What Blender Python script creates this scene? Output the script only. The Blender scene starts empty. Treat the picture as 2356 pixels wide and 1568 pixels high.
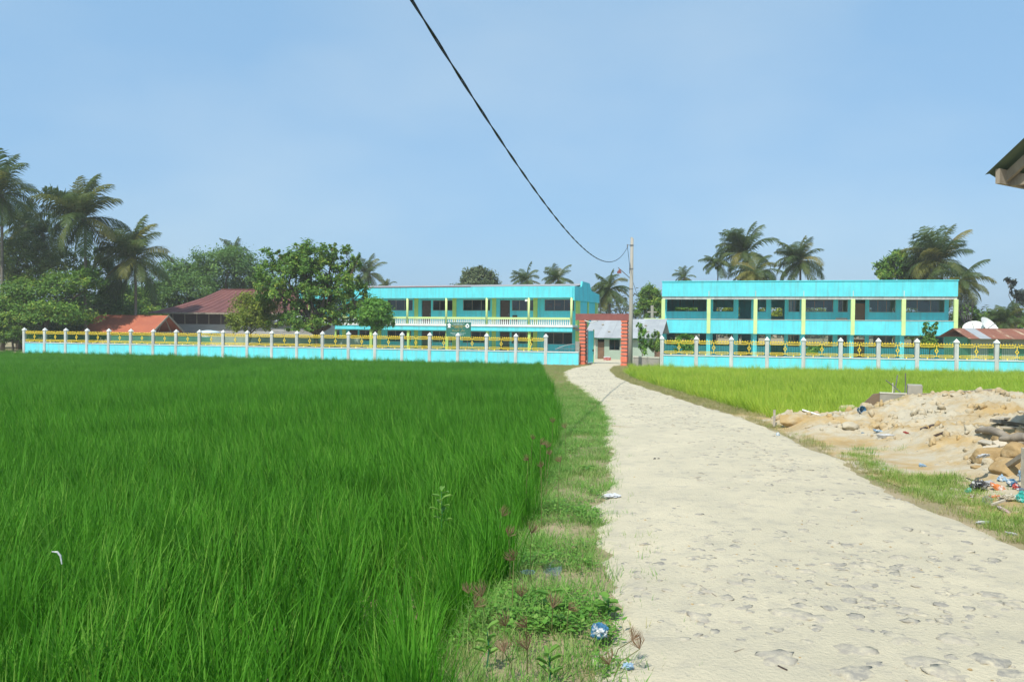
import bpy, bmesh, math, random
import numpy as np
from mathutils import Vector, Matrix, noise as mnoise

# ------------------------------------------------------------------ camera, sky, sun, exposure
SC = bpy.context.scene
COL = SC.collection
FPX, CXF, CYF = 1800.0, 1178.0, 784.0          # focal length and centre, in units of a 2356 px wide frame
CAM = Vector((0, 0, 1.65))
_p, _a = math.atan(39 / FPX), math.radians(0.5)
_f = Vector((0, math.cos(_p), -math.sin(_p)))
_r0 = Vector((1, 0, 0)); _u0 = _r0.cross(_f)
_r = math.cos(_a) * _r0 + math.sin(_a) * _u0
_u = math.cos(_a) * _u0 - math.sin(_a) * _r0
cd = bpy.data.cameras.new('camera'); cam = bpy.data.objects.new('camera', cd); COL.objects.link(cam)
m = Matrix((_r, _u, -_f)).transposed().to_4x4(); m.translation = CAM
cam.matrix_world = m
cd.sensor_width = 36; cd.lens = 36 * FPX / 2356; cd.clip_end = 6000; cd.clip_start = 0.05
SC.camera = cam
SUN_EL, SUN_AZ = math.radians(55), math.atan2(-0.46, -0.885)      # azimuth measured from +Y towards +X
w = bpy.data.worlds.new('World'); SC.world = w; w.use_nodes = True
nt = w.node_tree; nt.nodes.clear()
sky = nt.nodes.new('ShaderNodeTexSky'); sky.sky_type = 'NISHITA'; sky.sun_disc = False
sky.sun_elevation = SUN_EL; sky.sun_rotation = SUN_AZ
sky.altitude = 0; sky.air_density = 1.0; sky.dust_density = 2.0; sky.ozone_density = 2.5
bg = nt.nodes.new('ShaderNodeBackground'); bg.inputs[1].default_value = 0.13
wo = nt.nodes.new('ShaderNodeOutputWorld')
# thin even haze over the whole dome, with faint soft cloud variation
tc = nt.nodes.new('ShaderNodeTexCoord'); mpw = nt.nodes.new('ShaderNodeMapping'); mpw.inputs['Scale'].default_value = (1, 1, 2.2)
cn = nt.nodes.new('ShaderNodeTexNoise'); cn.inputs['Scale'].default_value = 2.3; cn.inputs['Detail'].default_value = 5; cn.inputs['Roughness'].default_value = .45
cr = nt.nodes.new('ShaderNodeMapRange'); cr.inputs[1].default_value = .42; cr.inputs[2].default_value = .70
hz = nt.nodes.new('ShaderNodeMix'); hz.data_type = 'RGBA'; hz.inputs[6].default_value = (2.15, 3.9, 5.85, 1); hz.inputs[7].default_value = (3.2, 4.65, 6.0, 1)
hm = nt.nodes.new('ShaderNodeMix'); hm.data_type = 'RGBA'; hm.inputs[0].default_value = .70
L_ = nt.links.new
L_(tc.outputs['Generated'], mpw.inputs[0]); L_(mpw.outputs[0], cn.inputs['Vector']); L_(cn.outputs[0], cr.inputs[0]); L_(cr.outputs[0], hz.inputs[0])
L_(sky.outputs[0], hm.inputs[6]); L_(hz.outputs[2], hm.inputs[7]); L_(hm.outputs[2], bg.inputs[0]); L_(bg.outputs[0], wo.inputs[0])
sd = bpy.data.lights.new('sun', 'SUN'); sd.energy = 4.2; sd.angle = math.radians(0.6); sd.color = (1.0, 0.95, 0.86)
sun = bpy.data.objects.new('sun', sd); COL.objects.link(sun)
_s = Vector((math.sin(SUN_AZ) * math.cos(SUN_EL), math.cos(SUN_AZ) * math.cos(SUN_EL), math.sin(SUN_EL)))
sun.rotation_euler = _s.to_track_quat('Z', 'Y').to_euler(); sun.location = (-30, -30, 60)
SC.view_settings.view_transform = 'Standard'; SC.view_settings.look = 'None'
SC.view_settings.exposure = 0.25; SC.view_settings.gamma = 1
SC.render.engine = 'CYCLES'
SC.cycles.max_bounces = 6; SC.cycles.transparent_max_bounces = 12
SC.cycles.diffuse_bounces = 4; SC.cycles.glossy_bounces = 2; SC.cycles.transmission_bounces = 3
SC.cycles.use_denoising = True

rng = np.random.default_rng(7); random.seed(7)

# ------------------------------------------------------------------ helpers
def ray(x, y):
    return _f + _r * ((x - CXF) / FPX) - _u * ((y - CYF) / FPX)
def P(x, y, d):
    r = ray(x, y); return CAM + r * (d / r.y)
def gz(y): return -0.026 * min(max(y - 3.6, 0.0), 55.0)
GZ_END = -0.026 * 55
def GH(x, y, h=0.0):
    """the place on the ground plane (plus h) that a line of sight meets"""
    r = ray(x, y); d = 3.0
    for _ in range(60):
        want = 1.65 - (gz(d) + h)
        d = want / max(1e-4, -(r.z / r.y)); d = min(max(d, 0.5), 90)
    return CAM + r * (d / r.y)
def smooth(a, b, x):
    t = min(max((x - a) / (b - a), 0.0), 1.0); return t * t * (3 - 2 * t)

def tag(o, label=None, cat=None, group=None, kind=None):
    if label: o['label'] = label
    if cat: o['category'] = cat
    if group: o['group'] = group
    if kind: o['kind'] = kind
    return o
def empty(name, loc=(0, 0, 0), rz=0.0):
    o = bpy.data.objects.new(name, None); COL.objects.link(o)
    o.location = loc; o.rotation_euler = (0, 0, rz); o.empty_display_size = .2
    return o
def link(name, me, parent=None, loc=None, rot=None, scale=None):
    o = bpy.data.objects.new(name, me); COL.objects.link(o)
    if parent: o.parent = parent
    if loc is not None: o.location = loc
    if rot is not None: o.rotation_euler = rot
    if scale is not None: o.scale = (scale,) * 3 if isinstance(scale, (int, float)) else scale
    return o

class MB:
    def __init__(s): s.v = []; s.f = []; s.t = []
    def add(s, vs, fs, tint=None):
        n = len(s.v); s.v += [tuple(q) for q in vs]; s.f += [tuple(i + n for i in q) for q in fs]
        if tint is not None: s.t += [tint] * len(vs)
        return s
    def box(s, x0, x1, y0, y1, z0, z1):
        return s.add([(x0, y0, z0), (x1, y0, z0), (x1, y1, z0), (x0, y1, z0), (x0, y0, z1), (x1, y0, z1), (x1, y1, z1), (x0, y1, z1)],
                     [(3, 2, 1, 0), (4, 5, 6, 7), (0, 1, 5, 4), (1, 2, 6, 5), (2, 3, 7, 6), (3, 0, 4, 7)])
    def cbox(s, x, y, z, sx, sy, sz): return s.box(x - sx / 2, x + sx / 2, y - sy / 2, y + sy / 2, z - sz / 2, z + sz / 2)
    def tube(s, pts, rad, n=6, cap=True):
        pts = [Vector(q) for q in pts]; k = len(pts)
        rad = [rad] * k if isinstance(rad, (int, float)) else rad
        vs, fs = [], []
        for i, q in enumerate(pts):
            t = (pts[min(i + 1, k - 1)] - pts[max(i - 1, 0)])
            t = t.normalized() if t.length > 1e-9 else Vector((0, 0, 1))
            a = t.cross(Vector((0, 0, 1)) if abs(t.z) < .95 else Vector((1, 0, 0))).normalized(); b = t.cross(a)
            for j in range(n):
                c = 2 * math.pi * j / n
                vs.append(q + (a * math.cos(c) + b * math.sin(c)) * rad[i])
        for i in range(k - 1):
            for j in range(n):
                fs.append((i * n + j, i * n + (j + 1) % n, (i + 1) * n + (j + 1) % n, (i + 1) * n + j))
        if cap: fs.append(tuple(range(n))[::-1]); fs.append(tuple(range((k - 1) * n, k * n)))
        return s.add(vs, fs)
    def prism(s, poly, y0, y1):
        """poly in x,z; extruded along y"""
        n = len(poly)
        vs = [(x, y0, z) for x, z in poly] + [(x, y1, z) for x, z in poly]
        fs = [tuple(range(n)), tuple(range(n, 2 * n))[::-1]] + [(i, i + n, (i + 1) % n + n, (i + 1) % n) for i in range(n)]
        return s.add(vs, fs)
    def mesh(s, name, mat, sm=False):
        me = bpy.data.meshes.new(name); me.from_pydata(s.v, [], s.f); me.update()
        bm = bmesh.new(); bm.from_mesh(me); bmesh.ops.recalc_face_normals(bm, faces=bm.faces); bm.to_mesh(me); bm.free()
        if s.t and len(s.t) == len(s.v):
            a = me.attributes.new('tint', 'FLOAT', 'POINT'); a.data.foreach_set('value', s.t)
        if mat: me.materials.append(mat)
        if sm: me.polygons.foreach_set('use_smooth', [True] * len(me.polygons))
        return me
    def build(s, name, mat, parent=None, sm=False, loc=None, rot=None):
        return link(name, s.mesh(name, mat, sm), parent, loc, rot)

def rgb(h):
    """colour from display values 0..255 to linear"""
    return tuple((c / 255 / 12.92 if c <= 10 else ((c / 255 + .055) / 1.055) ** 2.4) for c in h) + (1,)

def mk(name, c1, c2=None, scale=3.0, rough=.75, bump=0.0, bscale=30.0, metal=0.0, streak=None, spec=.3, lo=.35, hi=.65, stretch=(1, 1, 1), c3=None, s3=1.0, lo3=.55, hi3=.75):
    mt = bpy.data.materials.new(name); mt.use_nodes = True
    t = mt.node_tree; b = t.nodes['Principled BSDF']
    b.inputs['Roughness'].default_value = rough; b.inputs['Metallic'].default_value = metal
    b.inputs['Specular IOR Level'].default_value = spec
    g = t.nodes.new('ShaderNodeNewGeometry')
    mp = t.nodes.new('ShaderNodeMapping'); mp.inputs['Scale'].default_value = stretch
    t.links.new(g.outputs['Position'], mp.inputs[0])
    def nz(sc, det=6, rg=.6):
        n = t.nodes.new('ShaderNodeTexNoise'); n.inputs['Scale'].default_value = sc; n.inputs['Detail'].default_value = det
        n.inputs['Roughness'].default_value = rg; t.links.new(mp.outputs[0], n.inputs['Vector']); return n
    def mix(fac, a, bb):
        x = t.nodes.new('ShaderNodeMix'); x.data_type = 'RGBA'
        t.links.new(fac, x.inputs[0])
        for i, c in ((6, a), (7, bb)):
            if isinstance(c, tuple): x.inputs[i].default_value = c if len(c) == 4 else c + (1,)
            else: t.links.new(c, x.inputs[i])
        return x.outputs[2]
    def rmp(src, l, h):
        r = t.nodes.new('ShaderNodeMapRange'); r.inputs[1].default_value = l; r.inputs[2].default_value = h
        t.links.new(src, r.inputs[0]); return r.outputs[0]
    c1 = c1 if len(c1) == 4 else c1 + (1,)
    if c2 is None: c2 = tuple(x * .82 for x in c1[:3]) + (1,)
    col = mix(rmp(nz(scale).outputs[0], lo, hi), c1, c2)
    if c3 is not None: col = mix(rmp(nz(s3, 8, .7).outputs[0], lo3, hi3), col, c3)
    if streak is not None:       # rain runs and rising dirt
        m2 = t.nodes.new('ShaderNodeMapping'); m2.inputs['Scale'].default_value = (2.2, 2.2, .16); t.links.new(g.outputs['Position'], m2.inputs[0])
        n2 = t.nodes.new('ShaderNodeTexNoise'); n2.inputs['Scale'].default_value = 1.6; n2.inputs['Detail'].default_value = 7; n2.inputs['Roughness'].default_value = .7; t.links.new(m2.outputs[0], n2.inputs['Vector'])
        col = mix(rmp(n2.outputs[0], .46, .95), col, streak)
    t.links.new(col, b.inputs['Base Color'])
    if bump:
        bp = t.nodes.new('ShaderNodeBump'); bp.inputs['Strength'].default_value = bump; bp.inputs['Distance'].default_value = .02
        t.links.new(nz(bscale, 8, .65).outputs[0], bp.inputs['Height']); t.links.new(bp.outputs[0], b.inputs['Normal'])
    return mt

def leafmat(name, cols, trans=.3, rough=.5, use='tint', big=0.0, bigscale=.15, bigcol=None, spec=.25):
    """foliage: colour by per-leaf tint or by the clump's own random number, part of the light passes through"""
    mt = bpy.data.materials.new(name); mt.use_nodes = True
    t = mt.node_tree; b = t.nodes['Principled BSDF']; out = t.nodes['Material Output']
    b.inputs['Roughness'].default_value = rough; b.inputs['Specular IOR Level'].default_value = spec
    rp = t.nodes.new('ShaderNodeValToRGB'); e = rp.color_ramp.elements
    while len(e) < len(cols): e.new(.5)
    for i, c in enumerate(cols):
        e[i].position = i / (len(cols) - 1) if len(cols[i]) < 5 else cols[i][4]
        e[i].color = tuple(c[:3]) + (1,)
    if use == 'random':
        oi = t.nodes.new('ShaderNodeObjectInfo'); at = t.nodes.new('ShaderNodeAttribute'); at.attribute_name = 'tint'
        ma = t.nodes.new('ShaderNodeMath'); ma.operation = 'MULTIPLY_ADD'; ma.inputs[1].default_value = .55
        m2 = t.nodes.new('ShaderNodeMath'); m2.operation = 'MULTIPLY'; m2.inputs[1].default_value = .45
        t.links.new(oi.outputs['Random'], ma.inputs[0]); t.links.new(at.outputs['Fac'], m2.inputs[0]); t.links.new(m2.outputs[0], ma.inputs[2])
        t.links.new(ma.outputs[0], rp.inputs[0])
    else:
        at = t.nodes.new('ShaderNodeAttribute'); at.attribute_name = 'tint'; t.links.new(at.outputs['Fac'], rp.inputs[0])
    col = rp.outputs[0]
    if bigcol:
        g = t.nodes.new('ShaderNodeNewGeometry'); n = t.nodes.new('ShaderNodeTexNoise')
        n.inputs['Scale'].default_value = bigscale; n.inputs['Detail'].default_value = 3
        t.links.new(g.outputs['Position'], n.inputs['Vector'])
        r = t.nodes.new('ShaderNodeMapRange'); r.inputs[1].default_value = .42; r.inputs[2].default_value = .68; r.inputs[4].default_value = big
        t.links.new(n.outputs[0], r.inputs[0])
        x = t.nodes.new('ShaderNodeMix'); x.data_type = 'RGBA'; t.links.new(r.outputs[0], x.inputs[0]); t.links.new(col, x.inputs[6])
        x.inputs[7].default_value = tuple(bigcol[:3]) + (1,); col = x.outputs[2]
    t.links.new(col, b.inputs['Base Color'])
    tr = t.nodes.new('ShaderNodeBsdfTranslucent'); t.links.new(col, tr.inputs[0])
    ms = t.nodes.new('ShaderNodeMixShader'); ms.inputs[0].default_value = trans
    t.links.new(b.outputs[0], ms.inputs[1]); t.links.new(tr.outputs[0], ms.inputs[2]); t.links.new(ms.outputs[0], out.inputs[0])
    return mt

def glassmat(name, tint=(.75, .8, .8), refl=.12):
    mt = bpy.data.materials.new(name); mt.use_nodes = True; t = mt.node_tree; out = t.nodes['Material Output']
    tr = t.nodes.new('ShaderNodeBsdfTransparent'); tr.inputs[0].default_value = tint + (1,)
    gl = t.nodes.new('ShaderNodeBsdfGlossy'); gl.inputs['Roughness'].default_value = .08; gl.inputs[0].default_value = (.8, .85, .9, 1)
    ms = t.nodes.new('ShaderNodeMixShader'); ms.inputs[0].default_value = refl
    t.links.new(tr.outputs[0], ms.inputs[1]); t.links.new(gl.outputs[0], ms.inputs[2]); t.links.new(ms.outputs[0], out.inputs[0])
    return mt

M = {}
TURQ = (.125, .70, .76); TURQ2 = (.115, .63, .69)
M['turq'] = mk('turquoise_paint', TURQ, TURQ2, 1.2, .7, .15, 8, c3=(.09, .60, .67), s3=.35, lo3=.5, hi3=.8, streak=(.16, .36, .36))
M['turq_wall'] = mk('turquoise_wall_paint', (.11, .72, .78), (.10, .65, .71), 1.0, .75, .12, 8, streak=(.15, .38, .38))
M['fence_blue'] = mk('fence_blue_paint', (.15, .76, .84), (.14, .69, .77), 1.5, .7, .15, 9, c3=(.28, .62, .62), s3=1.1, lo3=.6, hi3=.9, streak=(.32, .45, .40))
M['lime'] = mk('lime_paint', (.50, .72, .20), (.44, .64, .17), 2, .6)
M['lime_pale'] = mk('pale_lime_paint', (.62, .78, .33), (.55, .7, .28), 2, .6)
M['white'] = mk('white_paint', (.78, .80, .76), (.66, .69, .66), 2.5, .6)
M['greywhite'] = mk('weathered_white', (.66, .68, .64), (.52, .54, .51), 2.5, .7, .1, 14, stretch=(1, 1, .4), streak=(.25, .26, .22))
M['cream'] = mk('cream_concrete', (.60, .58, .48), (.48, .46, .38), 3, .8)
M['yellow'] = mk('yellow_paint', (.90, .68, .06), (.84, .60, .05), 4, .5)
M['bar_green'] = mk('green_bar_paint', (.02, .16, .07), (.02, .12, .06), 3, .55)
M['concrete'] = mk('concrete', (.36, .34, .29), (.27, .26, .22), 4, .85, .3, 40)
M['pole'] = mk('pole_concrete', (.38, .36, .31), (.29, .28, .24), 3, .85, .2, 30, stretch=(1, 1, .2))
M['orange'] = mk('orange_red_paint', (.76, .21, .12), (.66, .16, .09), 6, .85, .3, 25, c3=(.48, .34, .28), s3=6, lo3=.58, hi3=.74)
M['mortar'] = mk('grey_mortar', (.30, .27, .23), (.22, .19, .17), 6, .9, .4, 40)
M['maroon'] = mk('maroon_paint', (.28, .10, .085), (.23, .08, .07), 3, .75, .1, 20)
M['brownroof'] = mk('brown_metal_roof', (.17, .065, .058), (.125, .05, .047), .5, .7, c3=(.21, .09, .065), s3=.8)
M['redroof'] = mk('rust_red_roof', (.42, .125, .065), (.35, .105, .06), .6, .75, c3=(.46, .19, .11), s3=.9)
M['tin'] = mk('pale_tin', (.38, .40, .40), (.31, .33, .34), .8, .5, metal=.1)
M['tin2'] = mk('grey_tin', (.40, .43, .44), (.34, .36, .37), .8, .55, metal=.1)
M['rust'] = mk('rusty_tin', (.26, .105, .065), (.20, .085, .055), 1.4, .85, c3=(.50, .40, .27), s3=1.3, lo3=.56, hi3=.68, stretch=(2.2, .35, 1))
M['greysheet'] = mk('grey_roof_sheet', (.36, .37, .37), (.28, .28, .29), .8, .6)
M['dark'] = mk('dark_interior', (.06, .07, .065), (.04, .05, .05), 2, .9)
M['darkwood'] = mk('dark_timber', (.10, .07, .055), (.06, .045, .04), 3, .8, stretch=(1, 1, 4))
M['greywood'] = mk('weathered_timber', (.34, .29, .22), (.22, .19, .15), 5, .85, .4, 50, stretch=(1, 1, .3))
M['palewood'] = mk('pale_timber', (.55, .49, .38), (.42, .37, .29), 5, .8, .2, 40)
M['board'] = mk('whitewashed_boards', (.42, .43, .42), (.33, .32, .30), 2, .85, stretch=(.4, 1, 5))
M['brown_door'] = mk('brown_door_paint', (.20, .12, .07), (.15, .09, .055), 2, .7)
M['pale_green'] = mk('pale_green_wall', (.36, .45, .36), (.30, .38, .30), 1, .8)
M['mid_green'] = mk('mid_green_wall', (.09, .28, .17), (.07, .22, .14), 1, .8)
M['sign_green'] = mk('sign_green', (.03, .14, .10), (.04, .19, .14), 2, .5)
M['gold'] = mk('gold_lettering', (.55, .40, .10), (.45, .35, .12), 8, .5)
M['signwhite'] = mk('white_lettering', (.62, .72, .68), (.55, .66, .62), 9, .5)
M['emblem'] = mk('white_emblem', (.85, .86, .84), (.8, .82, .8), 9, .5)
M['cable'] = mk('black_cable', (.012, .02, .035), (.01, .015, .03), 5, .5)
M['steel'] = mk('dull_steel', (.25, .25, .25), (.18, .17, .16), 4, .5, metal=.5)
M['bark'] = mk('bark', (.16, .125, .09), (.10, .08, .06), 6, .9, .5, 30, stretch=(1, 1, .3))
M['palmbark'] = mk('palm_bark', (.22, .19, .15), (.14, .12, .10), 4, .9, .5, 20, stretch=(.3, .3, 4))
M['stone'] = mk('road_stone', (.39, .36, .29), (.33, .30, .25), 9, .92, .5, 70, c3=(.51, .46, .335), s3=16, lo3=.42, hi3=.62, spec=.03)
M['stone2'] = mk('dark_road_stone', (.27, .255, .22), (.32, .30, .255), 9, .9, .5, 70, c3=(.50, .45, .33), s3=18, lo3=.44, hi3=.64, spec=.03)
M['boulder'] = mk('ochre_boulder', (.42, .30, .15), (.31, .215, .105), 5, .95, .9, 18, c3=(.48, .40, .26), s3=4, spec=.05)
M['glass'] = glassmat('window_glass', (.5, .55, .55), .06)
M['glass_clear'] = glassmat('clear_glass', (.8, .85, .85), .05)
M['plastic_clear'] = glassmat('clear_plastic', (.93, .95, .96), .10)
def plain(n, c, rough=.45): M[n] = mk(n, tuple(x * .8 for x in c), tuple(x * .55 for x in c), 25, rough, .3, 60, c3=(.62, .62, .58), s3=18, lo3=.52, hi3=.6)
for n, c in dict(plastic_white=(.78, .8, .82), plastic_blue=(.05, .20, .36), plastic_teal=(.05, .5, .42), plastic_red=(.6, .09, .07), plastic_orange=(.72, .22, .05),
                 plastic_black=(.045, .045, .045), plastic_lightblue=(.36, .55, .72), paper_cream=(.62, .55, .40), paper_pink=(.6, .42, .38), dead_leaf=(.34, .22, .09)).items(): plain(n, c)

# ------------------------------------------------------------------ ground, road, yard
LR_Y = [-14, 3.6, 5.74, 9.4, 13.4, 17.7, 26, 41, 55.6, 58]; LR_X = [-.9, -.3, .07, .5, .91, 1.15, 1.4, 1.75, 2.16, 2.2]
RL_Y = [-14, 3.6, 5.5, 6.86, 9.1, 13.4, 16.6, 20.2, 26, 33.7, 44, 52.6, 57, 60.5, 64, 74]
RL_X = [.35, .54, .65, .79, 1.12, 1.69, 2.05, 2.32, 2.4, 2.47, 2.9, 4.15, 5.3, 6.25, 6.4, 6.4]
RR_Y = [-14, 6.09, 7.6, 9, 10.7, 12.6, 15, 18.9, 24.5, 31, 38.2, 48.6, 57.6, 60.5, 64, 74]
RR_X = [3.8, 3.98, 4.1, 4.17, 4.48, 4.7, 4.92, 4.95, 4.92, 4.87, 5.13, 6.07, 7.5, 8.3, 9.5, 10]
FA, FB = Vector((-45.5, 73, GZ_END)), Vector((2.6, 60, GZ_END))          # left fence ends
FC, FD = Vector((10.68, 55.7, GZ_END)), Vector((31.6, 51, GZ_END))       # right fence ends
def edgeL(y): return float(np.interp(y, LR_Y, LR_X))
def roadL(y): return float(np.interp(y, RL_Y, RL_X))
def roadR(y): return float(np.interp(y, RR_Y, RR_X))
def fenceL(x): return FA.y + (FB.y - FA.y) * (x - FA.x) / (FB.x - FA.x)
def fenceR(x): return FC.y + (FD.y - FC.y) * (x - FC.x) / (FD.x - FC.x)
def in_left(x, y):   # signed: >0 well inside the left paddy
    return min(edgeL(y) - x, fenceL(min(x, 4)) - .45 - y)
def in_right(x, y):
    a = x - (roadR(y) + (.75 if y < 45 else 1.3)); b = fenceR(x) - .4 - y
    c = y - (16.2 + .9 * smooth(5.5, 7.5, x))
    return min(a, b, c)
def nz2(x, y, s, o=0.0): return mnoise.noise(Vector((x * s + o, y * s - o, o * .37)))
def ground_z(x, y):
    z = gz(y)
    l = in_left(x, y); r = in_right(x, y)
    if -.6 < l: z -= .45 * smooth(-.1, .5, l)
    if -.6 < r: z -= .45 * smooth(-.1, .5, r)
    if roadL(y) + .42 < x < roadR(y) - .36 and y < 74: z -= .07
    elif y < 75: z += .02 * nz2(x, y, 1.7) + .012 * nz2(x, y, 5.3)
    if x > roadR(y) + .35 and 7 < y < 17.4 and x < 14.9: z -= .08
    return z - .015

def mound_h(x, y):
    """heap of excavated earth beside the road"""
    e = roadR(y)
    main = .54 * smooth(6.0, 8.8, x) * smooth(10.2, 14.6, y + .25 * (x - 7)) * (1 - smooth(15.8, 17.9, y + .1 * (x - 7)))
    apron = .26 * smooth(e + .8, e + 2.6, x) * smooth(6.0, 9.5, y) * (1 - smooth(15.5, 17.6, y))
    toe = .16 * smooth(e + .25, e + .9, x) * smooth(12.5, 14.5, y) * (1 - smooth(16.2, 17.0, y))
    h = max(main, apron, toe) + .35 * min(main, apron)
    if h > .02:
        h += min(1, h * 5) * (.08 * nz2(x, y, 1.1, 3) + .07 * nz2(x, y, 2.4, 9) + .10 * abs(nz2(x, y, 3.6, 5)) + .09 * abs(nz2(x, y, 7, 2)) + .05 * nz2(x, y, 15, 2))
    return h
def top_z(x, y):
    z = gz(y)
    return z + max(0, mound_h(x, y)) if (x > roadR(y) and 5 < y < 18.5) else z

def grid(xs, ys, fz):
    vs = [(x, y, fz(x, y)) for y in ys for x in xs]; n = len(xs)
    fs = [(j * n + i, j * n + i + 1, (j + 1) * n + i + 1, (j + 1) * n + i) for j in range(len(ys) - 1) for i in range(n - 1)]
    return MB().add(vs, fs)
xs = [-3000, -1200, -500, -220, -120, -80] + list(np.arange(-60, -4, 2.0)) + list(np.arange(-4, 14, .3)) + list(np.arange(14, 60, 2.0)) + [62, 80, 120, 220, 500, 1200, 3000]
ys = [-400, -150, -60, -25, -14] + list(np.arange(-12, 24, .5)) + list(np.arange(24, 76, 1.0)) + [78, 85, 100, 130, 200, 400, 900, 2000, 4000]
M['soil'] = mk('soil', (.36, .29, .18), (.26, .22, .12), .8, .95, .6, 25, c3=(.15, .17, .06), s3=.5, lo3=.5, hi3=.75)
g = grid(xs, ys, ground_z).build('ground', M['soil'], sm=True); tag(g, 'brown and green earth around the road and the fields', 'ground', kind='structure')

# road: pale dusty strip with worn relief
M['road'] = mk('dusty_road', (.56, .50, .355), (.475, .43, .31), 1.1, .95, .9, 38, c3=(.38, .35, .275), s3=5.5, lo3=.50, hi3=.74)
ry = [-12]
while ry[-1] < 74: ry.append(ry[-1] + max(.06, min(.5, .012 * abs(ry[-1]) + .0)) if 0 < ry[-1] < 40 else ry[-1] + .5)
NR = 44
def road_z(x, y, t):
    e = min(t, 1 - t)
    return gz(y) + .012 + .03 * smooth(0, .25, e) - .05 * (1 - smooth(0, .05, e)) + .014 * nz2(x, y, 1.1) + .010 * nz2(x, y, 3.7) + .006 * nz2(x, y, 9.0)
vs, fs = [], []
for y in ry:
    a = roadL(y) - .10 + .16 * nz2(0, y, .9, 4) + .12 * nz2(0, y, 3, 8) + .08 * nz2(0, y, 9, 3); b = roadR(y) + .08 + .12 * nz2(9, y, .8, 6) + .10 * nz2(3, y, 3, 1) + .06 * nz2(3, y, 9, 7)
    for i in range(NR):
        t = i / (NR - 1); x = a + (b - a) * t
        vs.append((x, y, road_z(x, y, t)))
for j in range(len(ry) - 1):
    for i in range(NR - 1): fs.append((j * NR + i, j * NR + i + 1, (j + 1) * NR + i + 1, (j + 1) * NR + i))
road = MB().add(vs, fs).build('road', M['road'], sm=True); tag(road, 'pale dusty stone road leading to the gate', 'road', kind='structure')
def on_road(x, y):
    t = (x - roadL(y)) / max(.1, roadR(y) - roadL(y)); return road_z(x, y, min(max(t, 0), 1))

M['yard'] = mk('bare_yard', (.46, .42, .33), (.38, .35, .27), .6, .95, .3, 12)
grid(list(np.arange(-44, 46, 3.0)), list(np.arange(61.5, 100, 3.0)), lambda x, y: (GZ_END + .012) if y > fenceL(min(x, 4)) + .4 or x > 4 else GZ_END - .2).build('yard', M['yard'])
tag(bpy.data.objects['yard'], 'bare trodden yard inside the school fence', 'yard', kind='structure')

M['mound'] = mk('ochre_earth', (.47, .34, .16), (.36, .255, .115), 2.2, .95, 1.0, 18, c3=(.46, .41, .30), s3=.9, lo3=.42, hi3=.58)
mx = list(np.arange(4.4, 15, .065)); my = list(np.arange(5.5, 18.6, .065))
mo = grid(mx, my, lambda x, y: gz(y) - .012 + mound_h(x, y) if x > roadR(y) + .1 else gz(y) - .2).build('dirt_mound', M['mound'], sm=True)
tag(mo, 'heap of ochre excavated earth on the right of the road', 'mound', kind='structure')

# ------------------------------------------------------------------ scattering (grass, rice, pebbles)
def scatter(name, pts, rots, scls, idx, sources, label, cat):
    me = bpy.data.meshes.new(name); me.from_pydata([tuple(q) for q in pts], [], [])
    for n, ty, key, data in (('rot', 'FLOAT_VECTOR', 'vector', rots), ('scl', 'FLOAT', 'value', scls), ('idx', 'INT', 'value', idx)):
        a = me.attributes.new(n, ty, 'POINT'); a.data.foreach_set(key, np.asarray(data, dtype=np.int32 if ty == 'INT' else np.float32).ravel())
    o = link(name, me)
    c = bpy.data.collections.new(name + '_sources')
    for i, s in enumerate(sources):
        q = bpy.data.objects.new('%s_source_%02d' % (name, i), s); c.objects.link(q)
    ng = bpy.data.node_groups.new(name, 'GeometryNodeTree')
    ng.interface.new_socket('Geometry', in_out='INPUT', socket_type='NodeSocketGeometry'); ng.interface.new_socket('Geometry', in_out='OUTPUT', socket_type='NodeSocketGeometry')
    N = ng.nodes; gi = N.new('NodeGroupInput'); go = N.new('NodeGroupOutput'); ip = N.new('GeometryNodeInstanceOnPoints'); ci = N.new('GeometryNodeCollectionInfo')
    ci.inputs['Collection'].default_value = c; ci.inputs['Separate Children'].default_value = True; ci.inputs['Reset Children'].default_value = True
    def at(n, ty):
        q = N.new('GeometryNodeInputNamedAttribute'); q.data_type = ty; q.inputs[0].default_value = n; return q.outputs[0]
    er = N.new('FunctionNodeEulerToRotation'); L = ng.links
    L.new(gi.outputs[0], ip.inputs['Points']); L.new(ci.outputs[0], ip.inputs['Instance']); ip.inputs['Pick Instance'].default_value = True
    L.new(at('idx', 'INT'), ip.inputs['Instance Index']); L.new(at('rot', 'FLOAT_VECTOR'), er.inputs[0]); L.new(er.outputs[0], ip.inputs['Rotation'])
    L.new(at('scl', 'FLOAT'), ip.inputs['Scale']); L.new(ip.outputs[0], go.inputs[0])
    md = o.modifiers.new('scatter', 'NODES'); md.node_group = ng
    return tag(o, label, cat, kind='stuff')

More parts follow.
